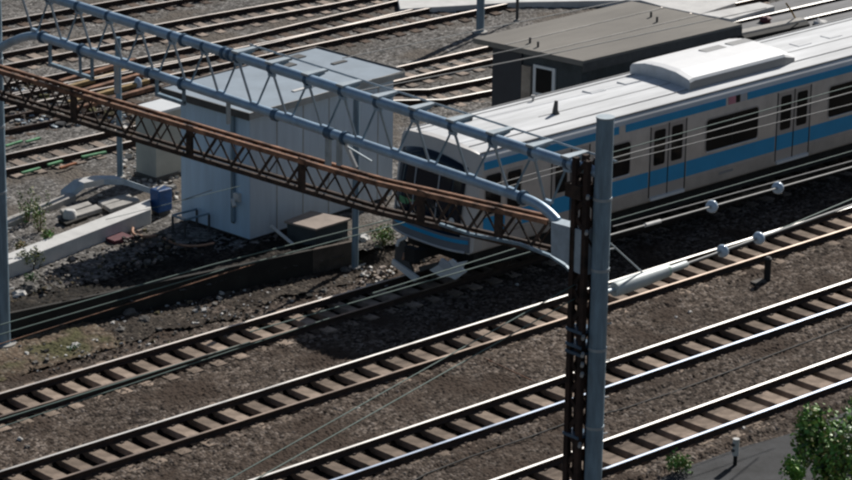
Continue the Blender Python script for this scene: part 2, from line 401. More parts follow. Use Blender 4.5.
track(straight(tracksY[3], 36, 76), 0, .69, .34, 'sleeper', 'railway track that the blue striped train stands on', top='rail_old', near='rail_dull')
ZT = .33
def yt(y0, y1, x0, x1, n=2): return [(x0+(x1-x0)*i/(n-1), y0+(y1-y0)*i/(n-1)) for i in range(n)]
track([(44,70.0),(50,69.72),(56,69.58),(64.5,69.4),(80,69.1)], ZT, .68, .34, 'sleeper_pale', 'yard track behind the white shed with green painted sleepers', top='rail_old')
track([(60.5,68.6),(62,68.05),(63.4,67.0),(65.7,66.75),(77,66.4),(92,65.9)], ZT, .68, .34, 'sleeper_pale', 'yard track ending behind the dark flat roofed building')
track([(52,74.6),(60,74.2),(69,73.98),(84,73.6)], ZT, .7, .34, 'sleeper_wood', 'yard track running close behind the white shed roof', top='rail_old')
track([(52,75.6),(58,75.25),(63.5,75.1),(70,75.35),(84,75.5)], ZT-.004, .7, .34, 'sleeper_wood', 'yard track with a rail merging into its neighbour, upper left', top='rail_old', skip=lambda x: x<60)
track([(50,78.6),(58,78.2),(64,77.85),(68,77.5),(84,76.9)], ZT, .7, .34, 'sleeper_pale', 'yard track crossing the top edge above the pipe gantry', top='rail_old')
track([(52,82.0),(58,81.5),(66,81.0),(72,80.6)], ZT, .7, .34, 'sleeper_wood', 'farthest yard track at the top left corner', top='rail_old')
track([(50,72.9),(56,72.5),(62,72.2)], ZT-.01, .7, .3, 'sleeper_wood', 'rusty siding seen between the two gantry pipes at left', top='rail_side')

# ------------------------------------------------------------------ train
TX0, TY = 52.45, 55.84
train = empty('commuter_train', (TX0, TY, 0), 'stainless commuter train with light blue stripes and pale roof, standing on the track', 'train')
HW = 1.475; TL_ = 20.0
prof = [(1.38,.98),(1.475,1.08),(1.475,3.02),(1.465,3.3),(1.43,3.42),(1.33,3.5),(1.1,3.565),(.7,3.62),(.3,3.645),(0,3.65)]
full = prof+[(-a,b) for a,b in prof[-2::-1]]     # near side is -y : flip
full = [(-a,b) for a,b in full]                 # start near side bottom
def slant(z): return .02+.36*max(0,(z-1.5)/2.1)**1.5
def front_pt(y, z, off=0): 
    return Vector((TX0+slant(z)+.30*abs(y/HW)**3.2-off, TY+y, z))
mb = MB(); zc = 2.2; rings = [1,.97,.9,.8,.65,.5,.35,.2,.08]
n = len(full)
rim = [front_pt(y,z) for y,z in full]
cutz = 3.02
for k, s_ in enumerate(rings): mb.v += [tuple(front_pt(y*s_, zc+(z-zc)*s_)) for y,z in full]
for k in range(len(rings)-1):
    for i in range(n-1):
        a = k*n+i; mb.f.append([a,a+1,a+1+n,a+n]); mb.m.append(0); mb.sm.append(True)
    a = k*n; mb.f.append([a+n-1, a, a+n, a+2*n-1]); mb.m.append(0); mb.sm.append(True)
mb.f.append([ (len(rings)-1)*n+i for i in range(n)]); mb.m.append(0); mb.sm.append(True)
mb.build('front_shell', M['shell'], train)
# front corner pillars (pale moulded sides reaching a little way back)
def side_section(xa_fn, xb_fn, mats_for, name, mt):
    mb = MB(); A = [Vector((xa_fn(i),TY+y,z)) for i,(y,z) in enumerate(full)]; B = [Vector((xb_fn(i),TY+y,z)) for i,(y,z) in enumerate(full)]
    sel = [i for i in range(n-1) if mats_for(i)]
    mb.v = [tuple(p) for p in A+B]
    for i in sel: mb.f.append([i,i+1,i+1+n,i+n]); mb.m.append(0); mb.sm.append(True)
    return mb.build(name, mt, train)
PX = TX0+.62
side_section(lambda i: rim[i].x, lambda i: PX, lambda i: True, 'front_collar', M['shell'])
issid = lambda i: (full[i][1]+full[i+1][1])/2 < 3.36
side_section(lambda i: PX, lambda i: TX0+TL_, issid, 'body', M['steel'])
side_section(lambda i: PX, lambda i: TX0+TL_, lambda i: not issid(i), 'roof', M['roof'])
mb = MB(); mb.v = [(TX0+TL_,TY+y,z) for y,z in full]; mb.f = [list(range(n))]; mb.m = [0]; mb.sm = [False]; mb.build('end_wall', M['steel2'], train)
mb = MB(); mb.add([(TX0+.35,TY-1.38,.98),(TX0+TL_,TY-1.38,.98),(TX0+TL_,TY+1.38,.98),(TX0+.35,TY+1.38,.98)], [(0,1,2,3)]); mb.build('floor_pan', M['under'], train)
# roof details: gutter strips and long seams
for s_ in (-1,1):
    mb = MB(); mb.bar((PX,TY+s_*1.35,3.515),(TX0+TL_,TY+s_*1.35,3.515),.035,.03); mb.build('gutter', M['grille'], train)
    mb = MB(); mb.bar((PX,TY+s_*.95,3.597),(TX0+TL_,TY+s_*.95,3.597),.02,.016); mb.build('roof_seam', M['grille'], train)
mb = MB(); mb.bar((PX+3,TY-.35,3.645),(TX0+TL_,TY-.35,3.645),.02,.016); mb.build('roof_seam', M['grille'], train)
NY = TY-HW
def side_panel(x0,x1,z0,z1,mt,name,parent,off=.004,side=-1,r=0,th=None):
    """rounded rectangle plate on the car side"""
    pts = []
    if r:
        for cx,cz,a0 in ((x1-r,z1-r,0),(x0+r,z1-r,90),(x0+r,z0+r,180),(x1-r,z0+r,270)):
            for k in range(5): t = R_(a0+k*22.5); pts.append((cx+r*math.cos(t), cz+r*math.sin(t)))
    else: pts = [(x0,z0),(x1,z0),(x1,z1),(x0,z1)]
    k = len(pts); y0 = TY+side*(HW-.0); y1 = TY+side*(HW+off)
    mb = MB(); mb.add([(a,y0-side*.01,b) for a,b in pts]+[(a,y1,b) for a,b in pts], [tuple(range(k)), tuple(range(2*k-1,k-1,-1))]+[(i,(i+1)%k,k+(i+1)%k,k+i) for i in range(k)])
    return mb.build(name, mt, parent)
doors = [56.12, 59.72, 64.66, 69.6]
for side in (-1,1):
    # stripes, cut at the doors for the lower band
    def cuts(x0,x1,gap):
        r = []; a = x0
        for d in doors:
            r.append((a, d-gap)); a = d+gap
        r.append((a,x1)); return [q for q in r if q[1] > q[0]+.05]
    for a,b in cuts(TX0+.64, TX0+TL_-.05, .72): side_panel(a,b,1.44,1.86,M['blue'],'lower_stripe',train,.004,side)
    for a,b in ((PX+.02,57.6),(57.66,57.85),(58.1,61.9),(62.75,TX0+TL_-.05)):
        side_panel(a,b,3.1,3.3,M['blue'],'upper_stripe',train,.006,side)
    wins = [(57.5,58.28),(61.17,63.2),(66.1,68.1)]
    for a,b in wins:
        f = side_panel(a-.035,b+.035,1.93,2.87,M['steel2'],'window',train,.012,side,.12)
        side_panel(a,b,1.965,2.835,M['glass'],'pane',f,.017,side,.1)
        s_ = MB(); s_.bar((a+.02,TY+side*(HW+.025),1.955),(b-.02,TY+side*(HW+.025),1.955),.03,.03); s_.build('sill', M['white'], f)
        if b-a > 1.5:
            s_ = MB(); s_.bar(((a+b)/2,TY+side*(HW+.02),1.98),((a+b)/2,TY+side*(HW+.02),2.82),.03,.01,upv=(0,1,0)); s_.build('mullion', M['black'], f)
    f = side_panel(52.98+.13,53.7,1.9,2.98,M['steel2'],'window',train,.012,side,.1); side_panel(53.14,53.67,1.93,2.95,M['glass'],'pane',f,.017,side,.08)
    f = side_panel(53.84,54.42,1.02,2.98,M['steel2'],'crew_door',train,.008,side); side_panel(53.9,54.36,1.93,2.9,M['glass'],'pane',f,.017,side,.06)
    side_panel(54.2,54.28,1.5,1.56,M['white'],'handle',f,.04,side)
    for d in doors:
        for e in (-1,1):
            x0 = d if e > 0 else d-.66; x1 = x0+.66
            lf = side_panel(x0+.008,x1-.008,1.16,3.03,M['steel2'],'door',train,.004,side)
            side_panel(x0+.01,x1-.01,1.44,1.86,M['blue'],'stripe',lf,.007,side)
            side_panel(x0+.12,x1-.12,1.98,2.93,M['glass'],'pane',lf,.009,side,.06)
        for xx in (d-.69, d-.003, d+.66):
            side_panel(xx,xx+.03,1.14,3.05,M['black'],'door_post',train,.011,side)
        s_ = MB(); s_.box((d-.64,TY+side*HW-.06,1.06),(d+.64,TY+side*HW+.06,1.135)); s_.build('door_step', M['white'], train)
side_panel(62.0,62.28,3.1,3.3,M['pink'],'number_label',train,.006)
side_panel(62.3,62.45,3.1,3.3,M['black'],'number_label',train,.006)
side_panel(62.48,62.7,3.1,3.3,M['skirt'],'number_label',train,.006)
def text(s, size, loc, rot, mt, name, parent=None):
    cu = bpy.data.curves.new(name, 'FONT'); cu.body = s; cu.size = size; cu.extrude = .001
    o = bpy.data.objects.new(name, cu); C.objects.link(o)
    dg = bpy.context.evaluated_depsgraph_get(); me = bpy.data.meshes.new_from_object(o.evaluated_get(dg))
    bpy.data.objects.remove(o); me.materials.clear(); me.materials.append(mt)
    o = bpy.data.objects.new(name, me); C.objects.link(o); o.location = loc; o.rotation_euler = rot
    if parent: o.parent = parent; o.matrix_parent_inverse = parent.matrix_basis.inverted()
    return o
# marks on the car side
text('JR', .34, (68.72,NY-.012,1.5), (R_(90),0,0), M['white'], 'mark', train)
side_panel(61.75,62.3,1.22,1.3,M['grille'],'faint_mark',train,.003)
# front: dark windscreen mask
def front_patch(y0,y1,z0,z1,off,mt,name,parent,r=.0,nu=14,nv=8,sup=None):
    mb = MB()
    for j in range(nv+1):
        z = z0+(z1-z0)*j/nv
        for i in range(nu+1):
            y = y0+(y1-y0)*i/nu
            if sup:      # top edge follows the roof curve
                zz = z0+(sup(y)-z0)*j/nv
            else: zz = z
            mb.v.append(tuple(front_pt(y,zz,off)))
    for j in range(nv):
        for i in range(nu):
            a = j*(nu+1)+i; mb.f.append([a,a+1,a+nu+2,a+nu+1]); mb.m.append(0); mb.sm.append(True)
    o = mb.build(name, mt, parent); so = o.modifiers.new('s','SOLIDIFY'); so.thickness = .012; so.offset = 0
    return o
mask = front_patch(-1.17,1.2,1.4,3.3,.018,M['screen'],'windscreen',train,sup=lambda y: 3.34-.22*abs(y/1.22)**2.2)
front_patch(-1.4,1.4,1.02,1.42,.012,M['screen_low'],'front_lower_panel',train)  # patch darkened in colour for the shaded lower front
front_patch(-1.38,1.38,1.24,1.34,.03,M['blue'],'front_stripe',train)
front_patch(-1.3,1.38,1.0,1.06,.034,M['skirt'],'front_trim',train,nv=2)
for y in (-.95,.95):
    mb = MB(); p = front_pt(y,1.78,.03); mb.tube([p,p+Vector((-.02,0,0))],.09,14); mb.build('headlight', M['white'], train)
p = front_pt(0,3.02,.03); MB().box((p.x-.02,p.y-.45,2.93),(p.x+.06,p.y+.45,3.1)).build('destination_panel', M['black'], mask)
for y in (-.42,.42):
    a = front_pt(y,1.5,.045); b = front_pt(y+.02,2.9,.045); MB().bar(a,b,.05,.02,upv=(0,1,0)).build('windscreen_post', M['skirt'], mask)
MB().tube([front_pt(-.6,1.75,.05), front_pt(-.15,2.4,.05)],.014,6).build('wiper', M['black'], mask)
MB().tube([front_pt(.6,1.75,.05), front_pt(.9,2.4,.05)],.014,6).build('wiper', M['black'], mask)
# green glint on the cab glass, put in as a small coloured plate
a = front_pt(.62,1.95,.024); MB().box((a.x-.01,a.y-.32,1.83),(a.x+.0,a.y+.3,2.0)).build('cab_glint', M['moss_paint'], mask)
# skirt, plough and coupler
def plate(px_pts, X, th, mt, name):
    g_ = [onX(*q, X) for q in px_pts]; k_ = len(g_)
    mb = MB(); mb.add([tuple(p) for p in g_]+[(p.x+th,p.y,p.z) for p in g_],[tuple(range(k_)),tuple(range(2*k_-1,k_-1,-1))]+[(i,(i+1)%k_,k_+(i+1)%k_,k_+i) for i in range(k_)])
    return mb.build(name, M[mt], train, .01)
plate([(429,270),(438,265),(441,258),(447,262),(452,259),(456,263),(467,261),(462,268),(466,272),(455,280),(449,277),(440,277)], TX0-.1, .05, 'white', 'plough')
plate([(441,259),(448,262),(452,268),(444,270),(438,265)], TX0-.14, .03, 'skirt', 'plough_rib')
plate([(418,267),(437,262),(437,266),(420,272)], TX0-.02, .1, 'dark_trim', 'plough')
plate([(415,252),(421,256),(424,262),(418,261),(413,256)], TX0-.12, .06, 'stained', 'hose_cock')
plate([(403,238),(397,241),(395,248),(394,262),(399,267),(412,276),(413,271),(409,262),(408,250)], TX0-.1, .06, 'dark_trim', 'plough')
plate([(405,236),(397,239.5),(395,246),(397.5,247),(399,242.5),(405.5,239)], TX0-.16, .06, 'white', 'plough_edge')
plate([(392,259),(391,264),(414,282),(418,277.5),(405,268)], TX0-.16, .08, 'white', 'plough_edge')
mb = MB(); mb.box((TX0-.35,TY-.14,.62),(TX0+.6,TY+.14,.86)); mb.box((TX0-.45,TY-.2,.58),(TX0-.25,TY+.2,.95)); mb.build('coupler', M['under'], train, .02)
MB().tube([(TX0-.1,TY+.3,.75),(TX0-.25,TY+.45,.5),(TX0-.05,TY+.6,.6)],.035,8).build('air_hose', M['orange'], train)
mb = MB(); mb.box((TX0+.6,TY-1.2,.55),(TX0+TL_-.1,TY+1.2,.985)); mb.build('underframe', M['under'], train)
for bx in (TX0+3.2, TX0+TL_-3.2):
    bg_ = MB(); bg_.box((bx-1.5,TY-1.05,.35),(bx+1.5,TY-.85,.6)); bg_.box((bx-1.5,TY+.85,.35),(bx+1.5,TY+1.05,.6)); bg_.box((bx-.3,TY-1.05,.4),(bx+.3,TY+1.05,.62)); bo = bg_.build('bogie', M['under'], train)
    for wx in (bx-1.05,bx+1.05):
        for sy in (-1,1):
            MB().tube([(wx,TY+sy*.53,.43),(wx,TY+sy*.66,.43)],.43,24).build('wheel', M['rail_side'], bo)
# roof equipment
for s_ in (-1,1):
    mb = MB(); mb.bar((PX,TY+s_*(HW+.002),1.36),(TX0+TL_,TY+s_*(HW+.002),1.36),.012,.014); mb.build('bead', M['steel2'], train)
for i_,(ex,ey) in enumerate(((58.6,.5),(59.9,.5),(66.3,.1),(67.6,.1))):
    MB().box((ex,TY+ey-.25,3.62),(ex+.55,TY+ey+.1,3.665)).build('roof_vent', M['roof'], train, .01)
ac = MB(); xa,xb = 60.95,65.25; yc = TY+.05
sec = [(-1.08,3.58),(-1.08,3.78),(-1.02,3.86),(-.55,3.97),(0,4.0),(.55,3.97),(1.02,3.86),(1.08,3.78),(1.08,3.58)]
k = len(sec)
vs = [(xa,yc+a,b) for a,b in sec]
vs2 = [(xa+.22,yc+a*.98,b+(.03 if b>3.7 else 0)) for a,b in sec]; vs3 = [(xb-.5,yc+a*.98,b+(.03 if b>3.7 else 0)) for a,b in sec]; vs4 = [(xb,yc+a*.9,3.58+(b-3.58)*.55) for a,b in sec]
ac.v = vs+vs2+vs3+vs4
for q in range(3):
    for i in range(k-1):
        ac.f.append([q*k+i,q*k+i+1,(q+1)*k+i+1,(q+1)*k+i]); ac.m.append(1 if (i in (0,) or i==k-2) else 0); ac.sm.append(False)
ac.f += [list(range(k)), list(range(3*k,4*k))]; ac.m += [2,0]; ac.sm += [False]*2  # front end's bluish shade put in with the grey material
aco = ac.build('air_conditioner', [M['acwhite'],M['grille'],M['skirt']], train, .015)
for gx in (63.3,64.35):
    MB().box((gx-.4,yc+.12,4.0),(gx+.4,yc+.42,4.031)).build('grille', M['grille'], aco)
mb = MB(); mb.tube([(56.63,55.43,3.55),(56.63,55.43,3.62)],[.24,.17],12); mb.tube([(56.63,55.43,3.6),(56.6,55.43,3.74),(56.63,55.43,3.98)],[.11,.07,.045],8); mb.build('antenna', M['dark_trim'], train)
mb = MB(); mb.tube([(57.08,56.71,3.55),(57.08,56.71,3.72)],.03,8); mb.tube([(57.08,56.71,3.7),(57.08,56.71,3.76)],.06,8); mb.build('roof_knob', M['grille'], train)
mb = MB(); mb.tube([(54.49,56.42,3.55),(54.49,56.42,3.64)],.05,8); mb.tube([(54.42,56.42,3.68),(54.6,56.42,3.68)],.06,8); mb.build('whistle', M['dark_trim'], train)

# ------------------------------------------------------------------ white shed
def frame2(p, ang): return Matrix.Translation(p) @ Matrix.Rotation(ang, 4, 'Z')
SA = R_(4.2); p0 = onz(250,243,GZ); TS = frame2((p0.x,p0.y,0), SA)
shed = empty('equipment_shed', (p0.x,p0.y,GZ), 'white walled equipment shed with flat grey roof behind the gantry', 'shed')
MB().box((.1,.1,GZ-.1),(5.2,2.45,GZ+.12),T=TS).build('plinth', M['dark_trim'], shed)
MB().box((.004,0,GZ+.1),(5.3,2.55,3.6),T=TS).build('wall', M['shed_wall'], shed)
MB().box((-.006,.0,GZ+.1),(.0,2.55,3.59),T=TS).build('side_panel', M['shed_side_skylit'], shed)  # thin sheet carrying the left wall's painted skylight tint
MB().box((-.02,.66,GZ+.4),(-.03,.55,3.52),T=TS).build('door_seam', M['dark_trim'], shed)
rf = MB().box((-.18,-.18,3.6),(5.5,3.05,3.68),T=TS).build('roof', M['shed_roof'], shed)
MB().box((-.2,-.205,3.52),(5.52,-.18,3.695),T=TS).build('fascia', M['concrete'], rf)
MB().box((-.22,-.18,3.5),(-.18,3.07,3.695),T=TS).build('fascia', M['dark_trim'], rf)
MB().box((5.5,-.18,3.57),(5.53,3.07,3.72),T=TS).build('fascia', M['dark_trim'], rf)
MB().box((-.2,3.05,3.57),(5.5,3.08,3.72),T=TS).build('fascia', M['brown'], rf)
for (xx) in (.95,1.9,2.85,3.8,4.7):
    MB().box((xx,-.008,GZ+.1),(xx+.03,.0,3.57),T=TS).build('wall_seam', M['concrete'] if xx!=3.8 else M['dark_trim'], shed)
for (xx,yy,sx,sy) in ((3.4,2.2,.5,.3),(4.3,2.6,.35,.3),(4.6,1.5,.5,.15),(2.9,1.3,.25,.5),(2.0,.4,.9,.12)):
    MB().box((xx,yy,3.685),(xx+sx,yy+sy,3.687+.02),T=TS).build('roof_patch', M['shed_roof'] if sx<.3 else M['dark_trim'] if sx<.9 else M['concrete_white'], rf)
MB().tube([TS@Vector(q) for q in ((-.08,.55,.62),(-.08,.55,3.5))],.055,10).build('downpipe', M['mast'], shed)
mb = MB(); mb.tube([TS@Vector(q) for q in ((0,.42,1.25),(-.2,.42,1.25),(-.25,.3,1.12))],.06,8); mb.box((-.12,.3,1.2),(0,.5,1.42),T=TS); mb.build('door_handle', M['concrete_white'], shed)
MB().tube([onz(180,201,2.0), onX(212,190,onz(180,201,2.0).x)],.008,5).build('cable', M['dark_trim'], shed)
# small pale hut
h = onz(160,184,GZ); TH = frame2((h.x,h.y,0), SA)
hut = empty('equipment_hut', (h.x,h.y,GZ), 'small cream equipment hut with bright white top left of the white shed', 'hut')
MB().box((.05,.2,GZ),(1.0,1.0,2.05),T=TH).build('wall', mat('hut_wall', (.42,.43,.39), .7, 0, .1, 2), hut)
MB().box((.0,.15,GZ-.05),(1.05,1.05,GZ+.12),T=TH).build('plinth', M['dark_trim'], hut)
MB().box((.0,.15,2.05),(1.05,1.05,2.12),T=TH).build('roof', M['white'], hut)
# pieces of plant on the shed's left side
# ------------------------------------------------------------------ dark building behind the train
bb = empty('flat_roofed_building', (61.8,60.2,GZ), 'dark building with wide flat grey roof behind the train', 'building')
rc = [onz(*q, 3.15) for q in [(473,38),(583,61),(742,24),(632,1)]]
def inset(pts, d):
    c = sum(pts, Vector())/len(pts); return [c+(p-c)*(1-d/((p-c).length)) for p in pts]
MB().prism(rc, 3.0, 3.15).build('roof', M['roof_felt'], bb)
ins = inset(rc, .5); ins[0] = rc[0]+(rc[2]-rc[0])*.06+Vector((0,.0,0))
ins = [rc[0].lerp(rc[1],.12).lerp(rc[3].lerp(rc[2],.12),.05), rc[0].lerp(rc[1],.92).lerp(rc[3].lerp(rc[2],.92),.05), rc[0].lerp(rc[1],.92).lerp(rc[3].lerp(rc[2],.92),.97), rc[0].lerp(rc[1],.12).lerp(rc[3].lerp(rc[2],.12),.97)]
MB().prism(ins, GZ-.1, 3.0).build('wall', M['wall_dark'], bb)
a, b = ins[0], ins[1]; dn = (b-a).normalized(); nrm = Vector((dn.y,-dn.x,0)); nrm = nrm if nrm.x < 0 else -nrm
L_ = (b-a).length
def wallbox(t0,t1,z0,z1,off,mt,name,parent):
    q = [a+dn*L_*t0, a+dn*L_*t1]; mb = MB()
    ps = [q[0],q[1],q[1]+nrm*off,q[0]+nrm*off]
    mb.hexa([(p.x,p.y,z0) for p in ps]+[(p.x,p.y,z1) for p in ps]); return mb.build(name, mt, parent)
def tt(x,y):   # position along that wall from the photo column
    d = ray(x,y); n3 = Vector((nrm.x,nrm.y,0)); t = (a-CP).dot(n3)/d.dot(n3); return ((CP+d*t)-a).dot(dn)/L_, (CP+d*t).z
wallbox(.0, tt(522,90)[0], GZ, 2.95, .06, M['wall_door'], 'door', bb)
wallbox(tt(523,90)[0], tt(532,90)[0], GZ, 2.6, .1, M['stained'], 'pilaster', bb)
t0,t1 = tt(534,80)[0], tt(556,80)[0]; zt, zb = tt(545,66)[1], tt(545,96)[1]
wn = wallbox(t0,t1,zb,zt,.06,M['white'],'window',bb)
wallbox(t0+.035,t1-.035,zb+.08,zt-.08,.075,M['glass'],'pane',wn)
MB().bar(onX(743,27,rc[1].x) if 0 else rc[1]+Vector((0,0,-.2)), rc[2]+Vector((0,0,-.2)),.04,.25).build('fascia', M['dark_trim'], bb)
for q in [(651,17),(657,22),(530,43),(538,47)]:
    g_ = onz(*q,3.15); MB().tube([g_,g_+Vector((0,0,.16))],.035,6).build('roof_stub', M['dark_trim'], bb)
for a_,b_ in ((.3,.31),(.62,.625)):
    q0 = rc[0].lerp(rc[1],a_); q1 = rc[3].lerp(rc[2],a_); MB().bar(q0+Vector((0,0,.008)), q1+Vector((0,0,.008)),.04,.014).build('roof_seam', M['concrete'], bb)

# ------------------------------------------------------------------ masts
def mast(x,y,r,z1,label,base_z):
    t = empty('catenary_mast', (x,y,base_z), label, 'mast', 'tubular catenary masts')
    MB().tube([(x,y,base_z),(x,y,z1)],[r*1.02,r],28).build('pole', M['mast'], t)
    MB().tube([(x,y,z1),(x,y,z1+.03)],r*1.06,28).build('cap', M['galv'], t)
    for z in (3.6,5.2,6.8,8.2):
        if z < z1: MB().tube([(x,y,z),(x,y,z+.06)],r*1.08,28).build('band', M['galv'], t)
    for i in range(9):
        z = 1.2+i*.75
        if z < z1-1: MB().tube([(x+r*.8,y-r*.3,z),(x+r*.8+.13,y-r*.55,z)],.016,6).build('step_bolt', M['concrete_white'], t)
    MB().tube([(x,y,base_z-.3),(x,y,base_z+.08)],.32,20).build('footing', M['concrete'], t)
    return t
MX,MY = 42.16,39.98
mast(MX,MY,.168,9.8,'tall round blue grey mast standing at the right in front of the tracks',BZ)
LX,LY = 42.12,59.3
mast(LX,LY,.18,9.8,'round blue grey mast at the left edge of the picture',BZ)
# old lattice column next to the right mast
def lattice_col(x,y,z0,z1,label,wd=.30,dp=.26):
    t = empty('lattice_column', (x,y,z0), label, 'lattice column')
    for sx in (-1,1):
        for sy in (-1,1):
            MB().bar((x+sx*dp/2,y+sy*wd/2,z0),(x+sx*dp/2,y+sy*wd/2,z1),.11,.1).build('corner_angle', M['rust_black'], t)
    MB().box((x-.015,y-wd/2+.03,z0+.1),(x+.015,y+wd/2-.03,z1-.15)).build('web_plate', M['rust_black'], t)
    k = int((z1-z0)/.36); dz = (z1-z0)/k
    for i in range(k):
        za = z0+i*dz; s_ = 1 if i%2 else -1
        for sx in (-1,1): MB().bar((x+sx*(dp/2+.012),y-s_*wd/2,za),(x+sx*(dp/2+.012),y+s_*wd/2,za+dz),.09,.012,upv=(1,0,0)).build('lacing_bar', M['rust_black'], t)
        for sy in (-1,1): MB().bar((x-s_*dp/2,y+sy*(wd/2+.012),za),(x+s_*dp/2,y+sy*(wd/2+.012),za+dz),.05,.012,upv=(0,1,0)).build('lacing_bar', M['rust_dark'], t)
    return t
OX,OY = 42.1,40.37
oc = lattice_col(OX,OY,BZ,8.95,'rusty dark lattice column touching the left side of the tall round mast')
for z,mt_ in ((5.5,'collar'),(5.2,'collar'),(5.05,'collar'),(3.35,'collar')):
    MB().box((OX-.2,OY-.2,z),(OX+.2,OY+.22,z+.06)).build('clamp', M[mt_], oc)
for z in (7.6,5.5,5.15,4.95,4.75,3.3,8.3):
    MB().tube([(OX-.2,OY-.26,z),(OX-.32,OY-.36,z)],.035,8).build('bolt', M['concrete'], oc)
MB().box((OX-.2,OY-.05,8.15),(OX+.22,OY+.35,8.42)).build('clamp', M['rust_dark'], oc)
oc2 = lattice_col(42.12,59.85,BZ,7.0,'rusty lattice column beside the left mast at the picture edge')

# ------------------------------------------------------------------ blue pipe gantry, in the plane X = GX
GX = 42.12; ZU, ZL = 8.72, 7.74
gan = empty('pipe_gantry', (GX,49.5,ZL), 'light blue pipe gantry truss spanning the tracks between the two round masts', 'gantry')
def yx(x,y): return onX(x,y,GX).y
MB().tube([(GX,40.05,ZU),(GX,49,ZU+.02),(GX,59.3,ZU)],.108,20).build('upper_pipe', M['pipe'], gan)
yr, yl = yx(523,199), yx(43,39)
def arc(p, q, c, k=8): return [ (Vector(p)*(1-t)**2+Vector(c)*2*t*(1-t)+Vector(q)*t*t) for t in [i/k for i in range(k+1)]]
qr = onX(557,221,GX); ql = onX(-2,49,GX)
MB().tube([(GX,yl,ZL),(GX,49,ZL+.01),(GX,yr,ZL)],.1,20).build('lower_pipe', M['pipe'], gan)
MB().tube(arc((GX,yr,ZL),qr,(GX,yr-.55,ZL)),.098,20).build('end_bend', M['pipe'], gan)
MB().tube(arc((GX,yl,ZL),ql,(GX,yl+.6,ZL)),.098,20).build('end_bend', M['pipe'], gan)
def flange(y,z,w_=.05,r=.145): MB().tube([(GX,y-w_/2,z),(GX,y+w_/2,z)],r,20).build('flange', M['collar'], gan)
for x,y in ((184,42),(225,52),(231,53)): flange(yx(x,y),ZU,.07)
for x,y in ((43,39),(82,52),(183,86),(345,142)): flange(yx(x,y),ZL,.07)
flange(yx(276,113),ZL,.12,.13); flange(yx(330,137),ZL,.2,.125); flange(yx(523,199),ZL,.08); flange(yx(150,75),ZL,.12,.125)
flange(yx(577,165),ZU,.1,.13)
# warren bracing hung from the bracket positions
bx = [(-32,-20),(0,-10),(33,-2),(66,4),(98,14),(130,24),(163,34),(200,46)]
ap = [yx(*q) for q in [(238,56),(272,68),(308,79),(343,90),(378,102),(415,114),(453,127),(493,139),(533,151),(568,162)]]
st = ap[0]-ap[1]
left = [ap[0]+st*i for i in range(1,9)][::-1]
left = [y for y in left if y < 59.1]
allap = left+ap
for i in range(len(allap)):
    y = allap[i]; nx_ = allap[i+1] if i+1 < len(allap) else None
    pr = allap[i-1] if i else None
    if nx_ is not None:
        ft = (y+nx_)/2+.02
        MB().bar((GX-.02,y-.05,ZU-.08),(GX-.02,ft+.06,ZL+.07),.055,.025,upv=(1,0,0)).build('brace', M['galv'], gan)
        MB().bar((GX+.03,nx_+.05,ZU-.08),(GX+.03,ft-.06,ZL+.07),.04,.02,upv=(1,0,0)).build('brace', M['mast'], gan)
        MB().box((GX-.04,ft-.1,ZL+.07),(GX+.04,ft+.1,ZL+.13)).build('gusset', M['pipe'], gan)
    flange(y,ZU,.09,.122)
    MB().box((GX-.04,y-.09,ZU-.17),(GX+.04,y+.09,ZU-.09)).build('gusset', M['pipe'], gan)
# brackets carrying the thin rod behind the pipe
for y in ap:
    MB().hexa([(GX-.1,y-.11,ZU+.1),(GX+.5,y-.06,ZU+.1),(GX+.5,y+.06,ZU+.1),(GX-.1,y+.11,ZU+.1),(GX-.1,y-.11,ZU+.15),(GX+.5,y-.06,ZU+.15),(GX+.5,y+.06,ZU+.15),(GX-.1,y+.11,ZU+.15)]).build('bracket', M['galv'], gan)
    MB().bar((GX+.05,y,ZU+.0),(GX+.42,y,ZU+.09),.09,.06).build('bracket_stay', M['mast'], gan)
MB().tube([(GX+.5,ap[0]+.2,ZU+.15),(GX+.5,MY+.1,ZU+.12)],.022,8).build('conduit', M['galv'], gan)
# hanging U frames under the lower pipe
def uframe(x0,x1,drop):
    y0 = yx(*x0); y1 = yx(*x1)
    mb = MB(); mb.bar((GX+.05,y0,ZL-.06),(GX+.05,y0,ZL-drop),.06,.06); mb.bar((GX+.05,y1,ZL-.06),(GX+.05,y1,ZL-drop),.06,.06); mb.bar((GX+.05,y0+.03,ZL-drop),(GX+.05,y1-.03,ZL-drop),.08,.08)
    mb.build('hanging_frame', M['mast'], gan)
uframe((48,40),(90,53),.6); y = yx(80,50); MB().box((GX-.02,y-.03,ZL-.55),(GX+.02,y+.03,ZL-.05)).build('hanging_strut', M['mast'], gan)
uframe((155,76),(182,86),.45)
for q,dr,w_ in (((116,62),.72,.09),((328,136),.7,.12),((339,140),.62,.1),((228,98),.55,.06)):
    y = yx(*q); MB().box((GX-.03,y-w_/2,ZL-dr),(GX+.05,y+w_/2,ZL-.06)).build('dropper', M['galv'], gan)
y = yx(345,145); MB().bar((GX,y,ZL-.1),(GX,y-.35,ZL-.55),.09,.05,upv=(1,0,0)).build('strut', M['concrete_white'], gan)
MB().bar((GX,y,ZL-.15),(GX,yx(372,155),ZL-.05-.25),.03,.03,upv=(1,0,0)).build('strut', M['galv'], gan)

# ------------------------------------------------------------------ old rusty truss
P0 = onX(-6,66,41.75); P1 = onX(213,131,42.15); P2 = onX(380,180,42.5); P3 = onX(553,219,42.75)
truss = empty('rusty_truss', (42.2,49.5,6.9), 'old rust red lattice truss beam below the blue pipe gantry', 'truss')
chord = [P0,P1,P2,P3]
def along(t):
    k = min(int(t*3),2); return chord[k].lerp(chord[k+1], t*3-k)
N = 40; DZ = .62; hw = .13
ctr = [along(i/N) for i in range(N+1)]
